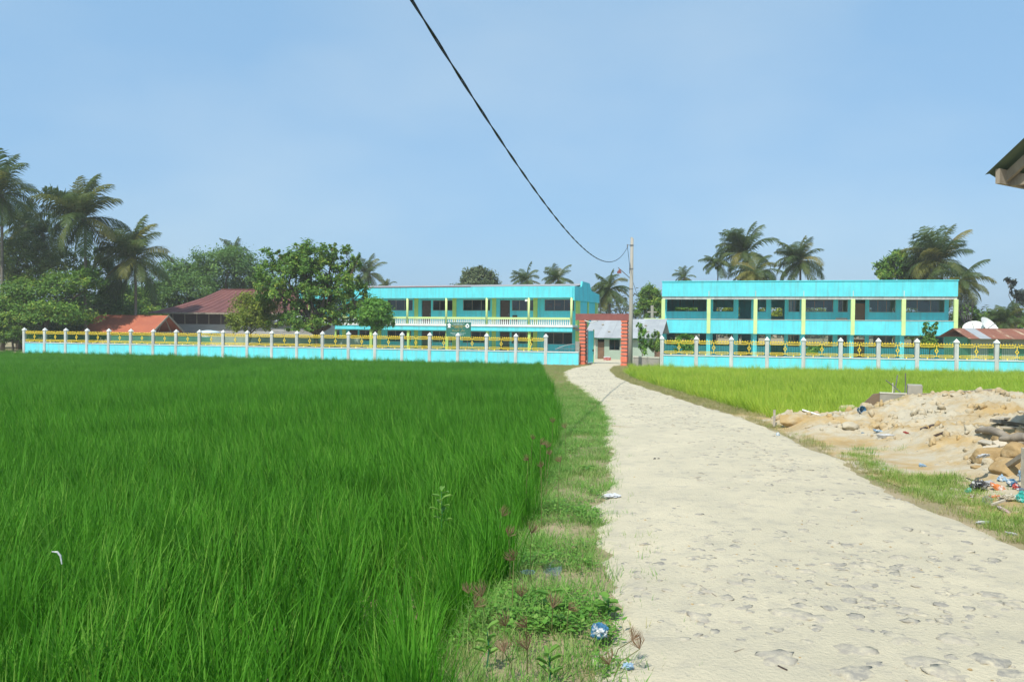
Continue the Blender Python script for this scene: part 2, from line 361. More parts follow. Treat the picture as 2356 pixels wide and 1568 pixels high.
def blades(n, rad, hmin, hmax, width, lean, curl, seed, seg=4, mat=None, name='blades', tintlo=0., tinthi=1., heads=0):
    r = random.Random(seed); b = MB()
    for k in range(n):
        a = r.random() * 6.283; q = rad * math.sqrt(r.random()); x, y = q * math.cos(a), q * math.sin(a)
        az = a + r.gauss(0, .9); L = r.uniform(hmin, hmax); ang = abs(r.gauss(0, lean)) + .03; c = abs(r.gauss(curl, curl * .5))
        wd = width * r.uniform(.7, 1.25); d = Vector((math.cos(az), math.sin(az), 0)); s = Vector((-d.y, d.x, 0))
        s = (s * math.cos(.7 * (r.random() - .5)) + d * math.sin(.7 * (r.random() - .5))).normalized()
        p = Vector((x, y, -.03)); vs, fs = [], []
        for i in range(seg + 1):
            t = i / seg; ww = wd * (.55 + .45 * math.sin(min(1, t * 1.7) * 1.57)) * (1 - max(0, (t - .45) / .55) ** 1.5)
            if i == seg: vs.append(p.copy())
            else: vs += [p - s * ww * .5, p + s * ww * .5]
            th = ang + c * t * t
            p = p + (d * math.sin(th) + Vector((0, 0, 1)) * math.cos(th)) * (L / seg)
        for i in range(seg - 1): fs.append((2 * i, 2 * i + 1, 2 * i + 3, 2 * i + 2))
        fs.append((2 * seg - 2, 2 * seg - 1, 2 * seg))
        b.add(vs, fs, r.uniform(tintlo, tinthi))
    me = bpy.data.meshes.new(name); me.from_pydata(b.v, [], b.f); me.update()
    at = me.attributes.new('tint', 'FLOAT', 'POINT'); at.data.foreach_set('value', b.t)
    me.materials.append(mat); me.polygons.foreach_set('use_smooth', [True] * len(me.polygons))
    return me

M['rice'] = leafmat('rice_blades', [(.026, .125, .006), (.058, .225, .011), (.105, .33, .022), (.26, .46, .07)], .44, .6, 'random', .6, .10, (.12, .33, .03), .14)
M['rice_ripe'] = leafmat('ripening_rice_blades', [(.17, .34, .022), (.28, .45, .032), (.41, .54, .048), (.60, .57, .11)], .42, .5, 'random', .6, .2, (.37, .50, .055))
def field(name, test, x0, x1, y0, y1, dens, mat, label, cat, seed, hs=1.0, n=44):
    r = np.random.default_rng(seed)
    src = [blades(n, .12, .46, .86, .0098, .19, .85, seed * 10 + i, 4, mat, name + '_clump') for i in range(7)]
    N = int((x1 - x0) * (y1 - y0) * dens); X = r.uniform(x0, x1, N); Y = r.uniform(y0, y1, N)
    pts, rots, sc, ix = [], [], [], []
    rnd = r.random((N, 5))
    for i in range(N):
        x, y = X[i], Y[i]
        if abs(x) > .78 * max(y, 0) + 7: continue
        if y > 30 and rnd[i, 4] > .72: continue
        q = test(x, y)
        if q < .02 + .12 * rnd[i, 3]: continue
        wv = nz2(x, y, .25, 2) ; w2 = nz2(x, y, .9, 5)
        tilt = .10 + .18 * smooth(4, 14, y) + .24 * wv + .16 * w2; az = math.pi + .8 * nz2(x, y, .15, 7)      # wind pushes the tips to the left
        edge = smooth(.9, 0, q)
        pts.append((x, y, ground_z(x, y) - .0)); yaw = rnd[i, 0] * 6.283
        # tilt about a horizontal axis, then spin about z first
        R = Matrix.Rotation(tilt, 3, Vector((-math.sin(az), math.cos(az), 0))) @ Matrix.Rotation(yaw, 3, 'Z')
        rots.append(tuple(R.to_euler())); sc.append(hs * (.86 + .2 * rnd[i, 1] + .12 * nz2(x, y, .4, 1) - .16 * edge)); ix.append(int(rnd[i, 2] * 7))
    return scatter(name, pts, rots, sc, ix, src, label, cat)
field('rice_crop', in_left, -62, 2.4, .3, 73, 27, M['rice'], 'deep green young rice filling the paddy left of the road', 'rice', 3)
field('ripening_rice', in_right, 4.8, 46, 15.5, 57, 24, M['rice_ripe'], 'yellow-green ripening rice right of the road before the fence', 'rice', 4)

# verge grass
M['grass'] = leafmat('verge_grass', [(.10, .27, .035), (.15, .35, .055), (.23, .40, .085), (.44, .46, .19)], .38, .6, 'random', .35, .9, (.36, .38, .16))
M['grass_dry'] = leafmat('dry_verge_grass', [(.18, .24, .06), (.28, .29, .10), (.40, .36, .16), (.52, .44, .24)], .3, .6, 'random')
M['grass_lush'] = leafmat('lush_roadside_grass', [(.14, .28, .035), (.20, .34, .055), (.28, .39, .085), (.44, .45, .18)], .3, .6, 'random')
def verge(name, test, x0, x1, y0, y1, dens, mat, label, seed, size=1.0, zf=None, tall=.14):
    r = np.random.default_rng(seed)
    src = [blades(36, .075, .035, tall, .0042, .8, .8, seed * 20 + i, 3, mat, name + '_tuft') for i in range(6)]
    N = int((x1 - x0) * (y1 - y0) * dens); X = r.uniform(x0, x1, N); Y = r.uniform(y0, y1, N); rnd = r.random((N, 5))
    pts, rots, sc, ix = [], [], [], []
    for i in range(N):
        x, y = X[i], Y[i]; pr = test(x, y)
        if rnd[i, 0] > pr: continue
        pts.append((x, y, (zf(x, y) if zf else ground_z(x, y)) - .005)); rots.append((rnd[i, 3] * .3, rnd[i, 4] * .3, rnd[i, 1] * 6.28)); sc.append(size * (.55 + .6 * rnd[i, 2] + .35 * pr)); ix.append(int(rnd[i, 3] * 6))
    return scatter(name, pts, rots, sc, ix, src, label, 'grass')
def t_left(x, y):
    a = x - edgeL(y) + .25; b = roadL(y) - x + .12 * nz2(x, y, 1.8, 3) + .10
    if b < -.12 and b > -.5 and a > 0: return .16 * max(0, nz2(x, y, 2.2, 51) + .15) * 2
    if a < 0 or b < -.12: return 0
    pat = .62 + .75 * nz2(x, y, 1.2, 11) + .3 * nz2(x, y, 4, 2)
    return max(0, min(1, smooth(-.12, .25, b) * pat + .25 * smooth(.8, 0, a)))
verge('verge_grass', lambda x, y: t_left(x, y) * (1 - smooth(24, 34, y) * .8), -1.2, 4.2, .8, 58, 300, M['grass'], 'short patchy grass between the green rice and the road', 31)
verge('dry_grass', lambda x, y: t_left(x, y) * (.1 + .75 * smooth(13, 30, y)), -1.0, 7, 1, 60, 120, M['grass_dry'], 'dry straw-coloured grass along the far left verge', 32)
def t_right(x, y):
    if y < 16: a = x - roadR(y) + .16 + .12 * nz2(x, y, 2, 9); b = roadR(y) + .45 - x
    else: a = x - roadR(y) + .12; b = roadR(y) + 1.1 - x
    if a < 0 or b < 0: return 0
    p = .75 + .55 * nz2(x, y, 1.1, 21)
    return max(0, min(1, p * smooth(0, .3, a)))
verge('right_verge_grass', lambda x, y: t_right(x, y) * (1 if y > 15 else .55), 3.7, 9, 3.5, 58, 150, M['grass_dry'], 'short dry grass between the road and the ripening rice', 33)
def t_lush(x, y):
    a = x - roadR(y) - .02 + .15 * nz2(x, y, 1.5, 4)
    wdt = 1.25 if y < 9.5 else (.75 if y < 11.5 else .35)
    if a < 0 or a > wdt: return 0
    if 11.6 < y: return .25 * max(0, nz2(x, y, 1.3, 6) + .2)
    return max(0, min(1, (.62 + .95 * nz2(x, y, 1.1, 14) + .4 * nz2(x, y, 3.5, 3)) * smooth(0, .3, a) * smooth(wdt, wdt - .4, a)))
verge('roadside_grass', t_lush, 3.6, 7.2, 4.0, 16, 320, M['grass_lush'], 'bright green grass strip between the road and the earth heap', 34, .72, top_z, .13)
verge('mound_grass', lambda x, y: .9 * max(0, nz2(x, y, .8, 40) - .28) * 3 if x > roadR(y) + .6 else 0, 5.2, 12, 8, 17.5, 110, M['grass'], 'sparse grass tufts growing on the earth heap', 35, .9, lambda x, y: gz(y) - .03 + mound_h(x, y))

# low clover-like leaves among the verge grass
M['clover'] = leafmat('clover_leaves', [(.09, .25, .03), (.13, .32, .045), (.19, .38, .06), (.27, .42, .10)], .4, .6, 'random')
def rosette(seed):
    r = random.Random(seed); b = MB()
    for k in range(9):
        a = r.random() * 6.28; L = r.uniform(.012, .028); q = Vector((r.gauss(0, .022), r.gauss(0, .022), r.uniform(.01, .06))); d = Vector((math.cos(a), math.sin(a), r.uniform(-.1, .5))).normalized(); s_ = Vector((-d.y, d.x, 0)).normalized()
        b.add([q, q + d * L * .6 - s_ * L * .4, q + d * L * 1.2, q + d * L * .6 + s_ * L * .4], [(0, 1, 2, 3)], r.random())
    me = bpy.data.meshes.new('rosette'); me.from_pydata(b.v, [], b.f); me.update(); a_ = me.attributes.new('tint', 'FLOAT', 'POINT'); a_.data.foreach_set('value', b.t); me.materials.append(M['clover']); return me
pts, rots, sc, ix = [], [], [], []
for i in range(26000):
    y = 1.2 + 22 * rng.random() ** 1.5; x = edgeL(y) - .1 + (roadL(y) - edgeL(y) + .1) * rng.random()
    if rng.random() > max(0, t_left(x, y) * (.16 + .7 * nz2(x, y, 1.6, 61))): continue
    pts.append((x, y, ground_z(x, y))); rots.append((0, 0, rng.random() * 6.28)); sc.append(.7 + .7 * rng.random()); ix.append(int(rng.random() * 5))
scatter('verge_clover', pts, rots, sc, ix, [rosette(900 + i) for i in range(5)], 'low clover-like leaves among the grass of the left verge', 'ground cover')
# pebbles too small to pick apart
def lump(name, mat, seed, sub=1, amp=.25, sc=(1, 1, 1), fr=1.3):
    bm = bmesh.new(); bmesh.ops.create_icosphere(bm, subdivisions=sub, radius=1)
    o = Vector((seed * 3.1, seed * 1.7, seed * .9))
    for v in bm.verts:
        k = 1 + amp * mnoise.noise(v.co * fr + o) + amp * .5 * mnoise.noise(v.co * fr * 2.3 + o)
        v.co = Vector((v.co.x * k * sc[0], v.co.y * k * sc[1], v.co.z * k * sc[2]))
    me = bpy.data.meshes.new(name); bm.to_mesh(me); bm.free()
    if mat: me.materials.append(mat)
    me.polygons.foreach_set('use_smooth', [sub > 1] * len(me.polygons)); return me
peb = [lump('pebble', m_, 40 + i, 1, .35, (1, .8, .5)) for i, m_ in enumerate([M['stone'], M['stone2'], M['stone'], M['boulder']])]
N = 5200; pts, rots, sc, ix = [], [], [], []
for i in range(N):
    y = 2.6 + 40 * rng.random() ** 2.0; x = roadL(y) - .2 + (roadR(y) - roadL(y) + .4) * rng.random()
    if nz2(x, y, .9, 17) + .6 * rng.random() < .28: continue
    pts.append((x, y, on_road(x, y) - .001)); rots.append((0, 0, rng.random() * 6.28)); sc.append(.004 + .012 * rng.random() ** 3); ix.append(int(rng.random() * 4))
o = scatter('pebbles', pts, rots, sc, ix, peb, 'loose small pebbles scattered over the dusty road', 'pebbles')
N = 7000; pts, rots, sc, ix = [], [], [], []
for i in range(N):
    y = rng.uniform(7, 17.6); x = rng.uniform(roadR(y) + .3, 11.5); h = mound_h(x, y)
    if h < .03 or nz2(x, y, .7, 27) + .5 * rng.random() < .25: continue
    pts.append((x, y, gz(y) - .03 + h)); rots.append((0, 0, rng.random() * 6.28)); sc.append(.010 + .06 * rng.random() ** 5); ix.append(int(rng.random() * 4))
for i in range(420):
    y = rng.uniform(8, 17.4); x = rng.uniform(roadR(y) + .5, 11); h = mound_h(x, y)
    if h < .06: continue
    pts.append((x, y, gz(y) + h)); rots.append((rng.random() * 3, rng.random() * 3, rng.random() * 6.28)); sc.append(.03 + .07 * rng.random() ** 2); ix.append(int(rng.random() * 3))
scatter('earth_clods', pts, rots, sc, ix, [lump('clod', M['mound'], 60 + i, 2, .6, (1, .8, .55), 1.8) for i in range(3)] + peb[:1], 'small clods and stones strewn over the earth heap', 'clods')

N = 9000; pts, rots, sc, ix = [], [], [], []
for i in range(N):
    y = 4 + 46 * rng.random() ** 1.3; x = roadL(y) + .1 + (roadR(y) - roadL(y) - .2) * rng.random()
    if nz2(x, y, .45, 71) + .5 * nz2(x, y, 1.3, 72) + .5 * rng.random() < .34 - .25 * smooth(14, 24, y): continue
    pts.append((x, y, on_road(x, y) - .004)); rots.append((rng.normal(0, .1), rng.normal(0, .1), rng.normal(0, .6))); sc.append(.018 + .045 * rng.random() ** 2.2); ix.append(int(rng.random() * 5))
o = scatter('stone_bed', pts, rots, sc, ix, [lump('bedded_stone', M['stone'] if i % 2 else M['stone2'], 120 + i, 2, .45, (1, .75, .20), 1.6) for i in range(5)], 'small worn stones bedded in the dusty road', None); o.parent = road
# cobbles bedded in the road: each one a piece of the road
cob = [lump('stone', M['stone'] if i % 3 else M['stone2'], 80 + i, 3, .45, (1, .74, .20), 1.7) for i in range(8)]
cnt = 0; placed = []
big = [(1783, 1522, .13), (1822, 1418, .16), (1960, 1500, .15), (2080, 1478, .14), (2115, 1532, .13), (2270, 1525, .13), (2200, 1480, .12), (1620, 1425, .10), (2280, 1375, .11),
       (1990, 1360, .10), (2070, 1290, .09), (2160, 1235, .08), (2000, 1310, .09), (1640, 1495, .08), (2330, 1560, .12), (2180, 1560, .11), (1970, 1555, .12), (1700, 1350, .07), (1890, 1430, .1), (2090, 1410, .1)]
for (px, py, r) in big:
    q = GH(px, py, .02); placed.append((q.x, q.y, r))
while len(placed) < 290:
    y = 3.2 + 17 * rng.random() ** 1.7; tt = rng.beta(2.6, 2.0); x = roadL(y) + .25 + (roadR(y) - roadL(y) - .5) * tt
    if nz2(x, y, .55, 33) + .55 * rng.random() < .12: continue
    r = .025 + .055 * rng.random() ** 1.8
    if any((x - a) ** 2 + (y - b) ** 2 < (r + c) ** 2 * .8 for a, b, c in placed[-120:]): continue
    placed.append((x, y, r))
for (x, y, r) in placed:
    o = link('stone', cob[int(rng.random() * 8)], road, (x, y, on_road(x, y) - r * .20 * (.55 + .25 * rng.random())), (rng.normal(0, .08), rng.normal(0, .08), rng.normal(0, .5)), (r, r, r))

# ------------------------------------------------------------------ perimeter fence
def hexframe(b, x0, x1, z0, z1, th, y0, y1, k):
    """hollow bar with pointed ends"""
    zc = (z0 + z1) / 2
    out = [(x0, zc), (x0 + k, z0), (x1 - k, z0), (x1, zc), (x1 - k, z1), (x0 + k, z1)]
    inn = [(x0 + th * 1.4, zc), (x0 + k + th * .3, z0 + th), (x1 - k - th * .3, z0 + th), (x1 - th * 1.4, zc), (x1 - k - th * .3, z1 - th), (x0 + k + th * .3, z1 - th)]
    n = 6; vs = [(x, y0, z) for x, z in out] + [(x, y0, z) for x, z in inn] + [(x, y1, z) for x, z in out] + [(x, y1, z) for x, z in inn]
    fs = []
    for i in range(n):
        j = (i + 1) % n
        fs += [(i, j, n + j, n + i), (2 * n + i, 3 * n + i, 3 * n + j, 2 * n + j), (i, 2 * n + i, 2 * n + j, j), (n + i, n + j, 3 * n + j, 3 * n + i)]
    b.add(vs, fs)
BAY = 2.374; HW = BAY / 2 - .125
post_me = MB().box(-.12, .12, -.12, .12, -.7, 2.08).box(-.05, .05, -.135, -.1195, .0, 1.95).mesh('post', M['greywhite'])
cap = MB(); cap.box(-.15, .15, -.15, .15, 2.08, 2.13)
cap.add([(-.17, -.17, 2.13), (.17, -.17, 2.13), (.17, .17, 2.13), (-.17, .17, 2.13), (0, 0, 2.37)], [(0, 1, 4), (1, 2, 4), (2, 3, 4), (3, 0, 4), (3, 2, 1, 0)])
cap_me = cap.mesh('post_cap', M['white'])
wall_me = MB().box(-HW, HW, -.06, .06, -.7, .94).mesh('wall_panel', M['fence_blue'])
cop_me = MB().box(-HW, HW, -.10, .10, .94, 1.01).mesh('coping', M['white'])
def fr(z0, z1):
    res = []
    for s in (-1, 1):
        b = MB(); a, c = (-HW + .03, -.07) if s < 0 else (.07, HW - .03)
        hexframe(b, a, c, z0, z1, .038, -.04, -.015, .075)
        for i in range(11):
            x = a + .10 + (c - a - .20) * i / 10
            b.box(x - .008, x + .008, -.034, -.02, z0 + .039, z1 - .039)
        res.append(b)
    return res
up = [b.mesh('upper_rail', M['yellow']) for b in fr(1.79, 1.985)]; lo = [b.mesh('lower_rail', M['yellow']) for b in fr(1.10, 1.27)]
b = MB(); yy = (-.045, -.01)
for (x, z, w_, h_) in ((0, 1.53, .125, .17),):
    out = [(x - w_, z), (x, z - h_), (x + w_, z), (x, z + h_)]; inn = [(x - w_ * .55, z), (x, z - h_ * .55), (x + w_ * .55, z), (x, z + h_ * .55)]
    vs = [(a, yy[0], c) for a, c in out + inn] + [(a, yy[1], c) for a, c in out + inn]; fs = []
    for i in range(4):
        j = (i + 1) % 4; fs += [(i, j, 4 + j, 4 + i), (8 + i, 12 + i, 12 + j, 8 + j), (i, 8 + i, 8 + j, j), (4 + i, 4 + j, 12 + j, 12 + i)]
    b.add(vs, fs)
b.box(-.022, .022, -.04, -.012, 1.701, 1.93).box(-.022, .022, -.04, -.012, 1.14, 1.359).box(-.07, -.0225, -.036, -.014, 1.86, 1.90).box(.0225, .07, -.036, -.014, 1.86, 1.90)
b.box(-.07, -.0225, -.036, -.014, 1.17, 1.21).box(.0225, .07, -.036, -.014, 1.17, 1.21)
dia_me = b.mesh('diamond_ornament', M['yellow'])
b = MB(); nb = 19
for i in range(nb):
    x = -HW + .06 + (2 * HW - .12) * i / (nb - 1); b.box(x - .010, x + .010, .0, .02, 1.0101, 2.00)
bars_me = b.mesh('bars', M['bar_green'])
b = MB(); nb = 12
for i in range(nb):
    x = -HW + .1 + (2 * HW - .2) * i / (nb - 1); b.prism([(x - .045, 1.9851), (x + .045, 1.9851), (x, 2.085)], -.035, -.018)
spk_me = b.mesh('spikes', M['yellow'])
feet_me = [MB().box(x - .03, x + .03, -.04, -.012, 1.0101, 1.0995).mesh('rail_foot', M['yellow']) for x in (-.55, .55)]
def fence(name, A, B, n, label, last=True, extra=0):
    d = (B - A); ang = math.atan2(d.y, d.x); stp = d / n
    root = empty(name, A, ang); tag(root, label, 'fence', 'school fence')
    L = stp.length; k = (L - .25) / (BAY - .25)
    for i in range(n + 1 + extra):
        if i <= n + extra and (last or i < n):
            p = link('post', post_me, root, (i * L, 0, 0)); link('post_cap', cap_me, p)
        if i == n + extra: break
        x = (i + .5) * L
        def pc(nm, me): return link(nm, me, root, (x, 0, 0), None, (k, 1, 1))
        pc('wall_panel', wall_me); pc('coping', cop_me)
        for u in up: pc('upper_rail', u)
        for u in lo: pc('lower_rail', u)
        dm = link('diamond_ornament', dia_me, root, (x, 0, 0)); bb = pc('bars', bars_me); bb['kind'] = 'stuff'
        s_ = pc('spikes', spk_me); s_['kind'] = 'stuff'; [pc('rail_foot', q_) for q_ in feet_me]
    return root
fl = fence('school_fence', FA, FB, 21, 'long turquoise and yellow fence with white posts behind the green rice')
fence('school_fence', FC, FD, 9, 'turquoise and yellow fence with white posts behind the yellow-green rice', extra=3)
# plain low wall between the last left post and the gate, in the left fence's line
Lf = (FB - FA).length
MB().box(Lf + .125, Lf + 2.55, -.06, .06, -.7, .94).build('wall_panel', M['fence_blue'], fl); MB().box(Lf + .125, Lf + 2.55, -.10, .10, .94, 1.01).build('coping', M['white'], fl)

# ------------------------------------------------------------------ gate
GL, GR = P(1341, 838, 60.6), P(1437, 840, 59.2); gzz = GZ_END
gd = Vector((GR.x - GL.x, GR.y - GL.y, 0)); ga = math.atan2(gd.y, gd.x); gw = gd.length
gate = empty('gateway', (GL.x, GL.y, gzz), ga); tag(gate, 'gateway of two orange banded pillars under a maroon beam', 'gateway')
for s in (0, gw):
    pl = MB().box(s - .20, s + .20, -.20, .20, -.3, 3.42).build('pillar', M['mortar'], gate)
    z = .28
    hs = [.42] + [.175] * 10
    for i, h in enumerate(hs):
        jj = .012 * (rng.random() - .5)
        o = MB().box(s - .245 + jj, s + .245 + jj, -.245, .245, z, z + h).build('band', M['orange'], pl)
        z += h + (.10 if i else .10)
    MB().box(s - .24, s + .24, -.24, .24, -.2, .2).build('band', M['orange'], pl)
MB().box(-.55, gw + .45, -.26, .26, 3.42, 3.92).build('beam', M['maroon'], gate)
MB().tube([(.2, -.27, 3.40), (.5, -.25, 3.30), (.75, -.2, 3.22), (1.0, -.22, 3.33), (1.25, -.2, 3.38)], .03, 5).build('hanging_ribbon', M['white'], gate)
# open leaf: turquoise sheet with a lime edge, swung back into the yard
leaf = empty('gate_leaf', (GL.x + .35, GL.y - .1, gzz + .05), math.radians(58)); tag(leaf, 'open turquoise metal gate leaf beside the left gate pillar', 'gate')
MB().box(0, 1.0, -.02, .02, 0.1, 2.55).build('panel', M['turq_wall'], leaf); MB().box(1.0, 1.06, -.04, .04, .02, 2.65).build('edge_frame', M['lime'], leaf)
MB().box(-.05, 0.0, -.04, .04, 0.02, 2.65).build('hinge_post', M['steel'], leaf); MB().box(.8, .95, -.06, -.021, .95, 1.1).build('lock', M['dark'], leaf)
gp = empty('concrete_post', (P(1328, 830, 60.3).x, 60.3, gzz)); tag(gp, 'short bare grey concrete post left of the orange gate pillar', 'post')
MB().box(-.15, .15, -.15, .15, -.3, 1.72).build('shaft', M['concrete'], gp); MB().box(-.16, .16, -.16, .16, 1.72, 1.78).build('cap', M['concrete'], gp)
ir = empty('iron_railing', (P(1300, 820, 60.45).x - .75, 60.45, gzz)); tag(ir, 'thin rusty iron railing with arched top beside the bare concrete post', 'railing')
pts = [(x, 0, 1.15 + .42 * math.sin(min(1, x / 1.5) * 1.57)) for x in np.linspace(0, 1.5, 9)]
MB().tube(pts, .022, 5).build('arch', M['steel'], ir); MB().tube([(0, 0, 1.2), (1.5, 0, 1.2)], .018, 5).build('bar', M['steel'], ir)
for x in (.3, .6, .9, 1.2): MB().tube([(x, 0, .95), (x, 0, 1.15 + .42 * math.sin(x / 1.5 * 1.57))], .012, 4).build('upright', M['steel'], ir)
lw = P(1458, 828, 57.2); le = Vector((FC.x - .14, FC.y, 0))
lw_d = Vector((le.x - lw.x, le.y - lw.y, 0)); o = empty('low_wall', (lw.x, lw.y, gzz), math.atan2(lw_d.y, lw_d.x)); tag(o, 'low bare concrete wall between the utility pole and the right fence', 'wall')
MB().box(0, lw_d.length, -.08, .08, -.3, .72).build('wall', M['concrete'], o); MB().box(-.02, lw_d.length + .0, -.11, .11, .72, .82).build('coping', M['cream'], o)

# ------------------------------------------------------------------ utility pole and cable
pb = P(1450, 845, 54.8); up_ = empty('utility_pole', (pb.x, pb.y, gz(54.8) - .02)); tag(up_, 'tall grey concrete utility pole beside the gate', 'utility pole')
MB().tube([(0, 0, -.5), (0, 0, 3), (0.02, 0, 9.05)], [.165, .145, .105], 14).build('shaft', M['pole'], up_, True)
MB().tube([(0, 0, 9.05), (0, 0, 9.13)], [.10, .05], 12).build('cap', M['pole'], up_)
MB().tube([(-.1, 0, 8.55), (-.34, 0, 8.62)], .018, 6).build('bracket', M['steel'], up_); MB().tube([(-.30, 0, 8.4), (-.30, 0, 8.62)], .035, 8).build('insulator', M['steel'], up_)
for z in (3.0, 5.5, 6.9, 8.55): MB().tube([(0, 0, z), (0, 0, z + .05)], .14, 12).build('band', M['steel'], up_)
MB().tube([(-.12, -.05, 6.3), (-.95, -.1, 7.0)], .03, 6).build('lamp_arm', M['steel'], up_)
lmp = MB().tube([(-.80, -.1, 6.88), (-.86, -.1, 6.74)], [.06, .10], 8); lmp.box(-1.0, -.72, -.17, -.03, 6.60, 6.74)
lmp.build('lamp', M['maroon'], up_)
MB().tube([(-.30, 0, 8.45), (-.22, 0, 7.9), (-.14, -.02, 7.2), (-.14, -.05, 6.6)], .016, 5).build('service_wire', M['cable'], up_)
MB().tube([(.12, 0, 6.0), (.45, .5, 5.3), (.9, 1.2, 4.6), (1.5, 2.2, 3.9)], .014, 5).build('service_wire', M['cable'], up_)
cb = empty('overhead_cable', (pb.x - .3, 54.8, 0)); tag(cb, 'dark twisted power cable sagging from the pole across the sky', 'cable')
for s in (0, math.pi):
    pts = []
    for i in range(420):
        Y = 54.8 + (-9 - 54.8) * i / 419; k = (54.8 - Y) / 54.8
        X = (-2.616 + .195 * Y) ; X += (pb.x - .3 - (-2.616 + .195 * 54.8)) * max(0, 1 - k * 1.0) if k < 1 else 0
        Z = 4.1 + .0032 * (Y - 24.3) ** 2; t = Y * 2 * math.pi / 2.2 + s
        pts.append((X + .010 * math.cos(t) - cb.location.x, Y - cb.location.y, Z + .010 * math.sin(t)))
    MB().tube(pts, .0105, 6).build('strand', M['cable'], cb, True)

# ------------------------------------------------------------------ buildings
def holed(x0, x1, z0, z1, y0, y1, holes):
    """wall slab in the x-z plane with rectangular openings (hx0,hx1,hz0,hz1)"""
    b = MB(); cx = x0
    for h in sorted(holes):
        if h[0] > cx + 1e-4: b.box(cx, h[0], y0, y1, z0, z1)
        if h[2] > z0 + 1e-4: b.box(h[0], h[1], y0, y1, z0, h[2])
        if h[3] < z1 - 1e-4: b.box(h[0], h[1], y0, y1, h[3], z1)
        cx = h[1]
    if cx < x1 - 1e-4: b.box(cx, x1, y0, y1, z0, z1)
    return b
def window(root, h, y0, y1, fm, gm, mull=2, lbl=None):
    x0, x1, z0, z1 = h; t = .05; b = MB(); ym = (y0 + y1) / 2
    b.box(x0, x1, ym - .03, ym + .03, z0, z0 + t).box(x0, x1, ym - .03, ym + .03, z1 - t, z1).box(x0, x0 + t, ym - .03, ym + .03, z0 + t, z1 - t).box(x1 - t, x1, ym - .03, ym + .03, z0 + t, z1 - t)
    for i in range(1, mull + 1):
        x = x0 + (x1 - x0) * i / (mull + 1); b.box(x - .025, x + .025, ym - .025, ym + .025, z0 + t, z1 - t)
    wd = b.build('window', fm, root)
    if gm: MB().box(x0 + t, x1 - t, ym - .004, ym + .004, z0 + t, z1 - t).build('pane', gm, wd)
    return wd

# --- left school block (its length runs left to right, front towards the rice)
aL = math.radians(-20.8); LB = 4.46; nbL = 7; LL = LB * nbL
cR = P(1317, 800, 75); uL = Vector((math.cos(aL), math.sin(aL), 0))
oL = Vector((cR.x, cR.y, GZ_END)) - uL * LL
bl = empty('school_block', oL, aL); tag(bl, 'two-storey turquoise school block with white balustrade left of the gate', 'building')
DW, DB = 1.95, 9.4
MB().box(0, LL, -.14, .02, 5.66, 6.76).build('roof_fascia', M['turq'], bl)
MB().box(0, LL - .002, .021, DW - .001, 5.70, 5.82).build('corridor_ceiling', M['white'], bl)
MB().box(0, LL + .05, -.20, DW - .001, 2.82, 3.03).build('balcony_slab', M['white'], bl)
MB().box(0, LL, -.12, .06, 2.38, 2.819).build('floor_beam', M['turq'], bl)
MB().box(0, LL, DW, DB - 1.0, 2.6, 2.98).build('floor_slab', M['concrete'], bl)
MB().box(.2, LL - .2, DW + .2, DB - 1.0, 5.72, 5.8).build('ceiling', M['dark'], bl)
MB().box(-.2, LL + .2, -.5, DB, -.4, .12).build('plinth', M['concrete'], bl)
holesU, holesG, wins = [], [], []
for k in range(nbL):
    x = LL - (k + 1) * LB
    if k % 2 == 0:
        h = (x + .95, x + LB - .45, 4.42, 5.55); holesU.append(h); wins.append(h); g_ = (x + .95, x + LB - .6, 1.1, 2.28); holesG.append(g_); wins.append(g_)
    else:
        d_ = (x + .62, x + 1.72, 3.03, 5.5); holesU.append(d_); h = (x + 1.92, x + LB - .12, 4.42, 5.5); holesU.append(h); wins.append(h)
        dg_ = (x + .62, x + 1.72, .12, 2.28); holesG.append(dg_); g_ = (x + 1.92, x + LB - .2, 1.1, 2.28); holesG.append(g_); wins.append(g_)
        for q, nm in ((d_, 'u'), (dg_, 'g')):
            dr = MB().box(q[0] + .04, q[1] - .04, DW + .10, DW + .15, q[2] + .01, q[3] - .04).build('door', M['darkwood'], bl)
            MB().box(q[1] - .2, q[1] - .12, DW + .06, DW + .099, q[2] + .98, q[2] + 1.1).build('door_handle', M['steel'], dr)
holed(0, LL, 3.031, 5.699, DW, DW + .18, holesU).build('upper_wall', M['turq_wall'], bl)
holed(0, LL, .121, 2.599, DW, DW + .18, holesG).build('lower_wall', M['turq_wall'], bl)
for h in wins: window(bl, h, DW, DW + .18, M['concrete'], M['glass'], 2)
back = []
for k in range(nbL):
    x = LL - (k + 1) * LB
    for z0 in ((1.3, 2.2), (4.5, 5.4)):
        if (k + int(z0[0])) % 2: back.append((x + 1.2, x + 2.6, z0[0], z0[1]))
holed(0, LL, .121, 5.699, DB - 1.0, DB - .82, []).build('back_wall', M['turq_wall'], bl)
for k in (0, 2, 4, 6):
    MB().box(LL - (k + .02) * LB - .2, LL - (k + .02) * LB, DW + .181, DB - 1.001, .13, 2.59).build('partition', M['cream'], bl)
    if k: MB().box(LL - k * LB - .1, LL - k * LB + .1, DW + .181, DB - 1.001, 2.99, 5.69).build('partition', M['cream'], bl)
for k in range(nbL + 1):
    x = LL - k * LB + (-.12 if k == 0 else 0)
    MB().tube([(x, -.03, 3.03), (x, -.03, 5.659)], .115, 12).build('column', M['lime_pale'], bl, True)
    if k: MB().box(x - .22, x + .22, DW - .07, DW - .001, 3.04, 5.69).build('pilaster', M['lime'], bl); MB().box(x - .22, x + .22, DW - .07, DW - .001, .13, 2.59).build('pilaster', M['lime'], bl)
    MB().box(x - .13, x + .13, .10, .36, .13, 2.379).build('column', M['lime'], bl) if k else None
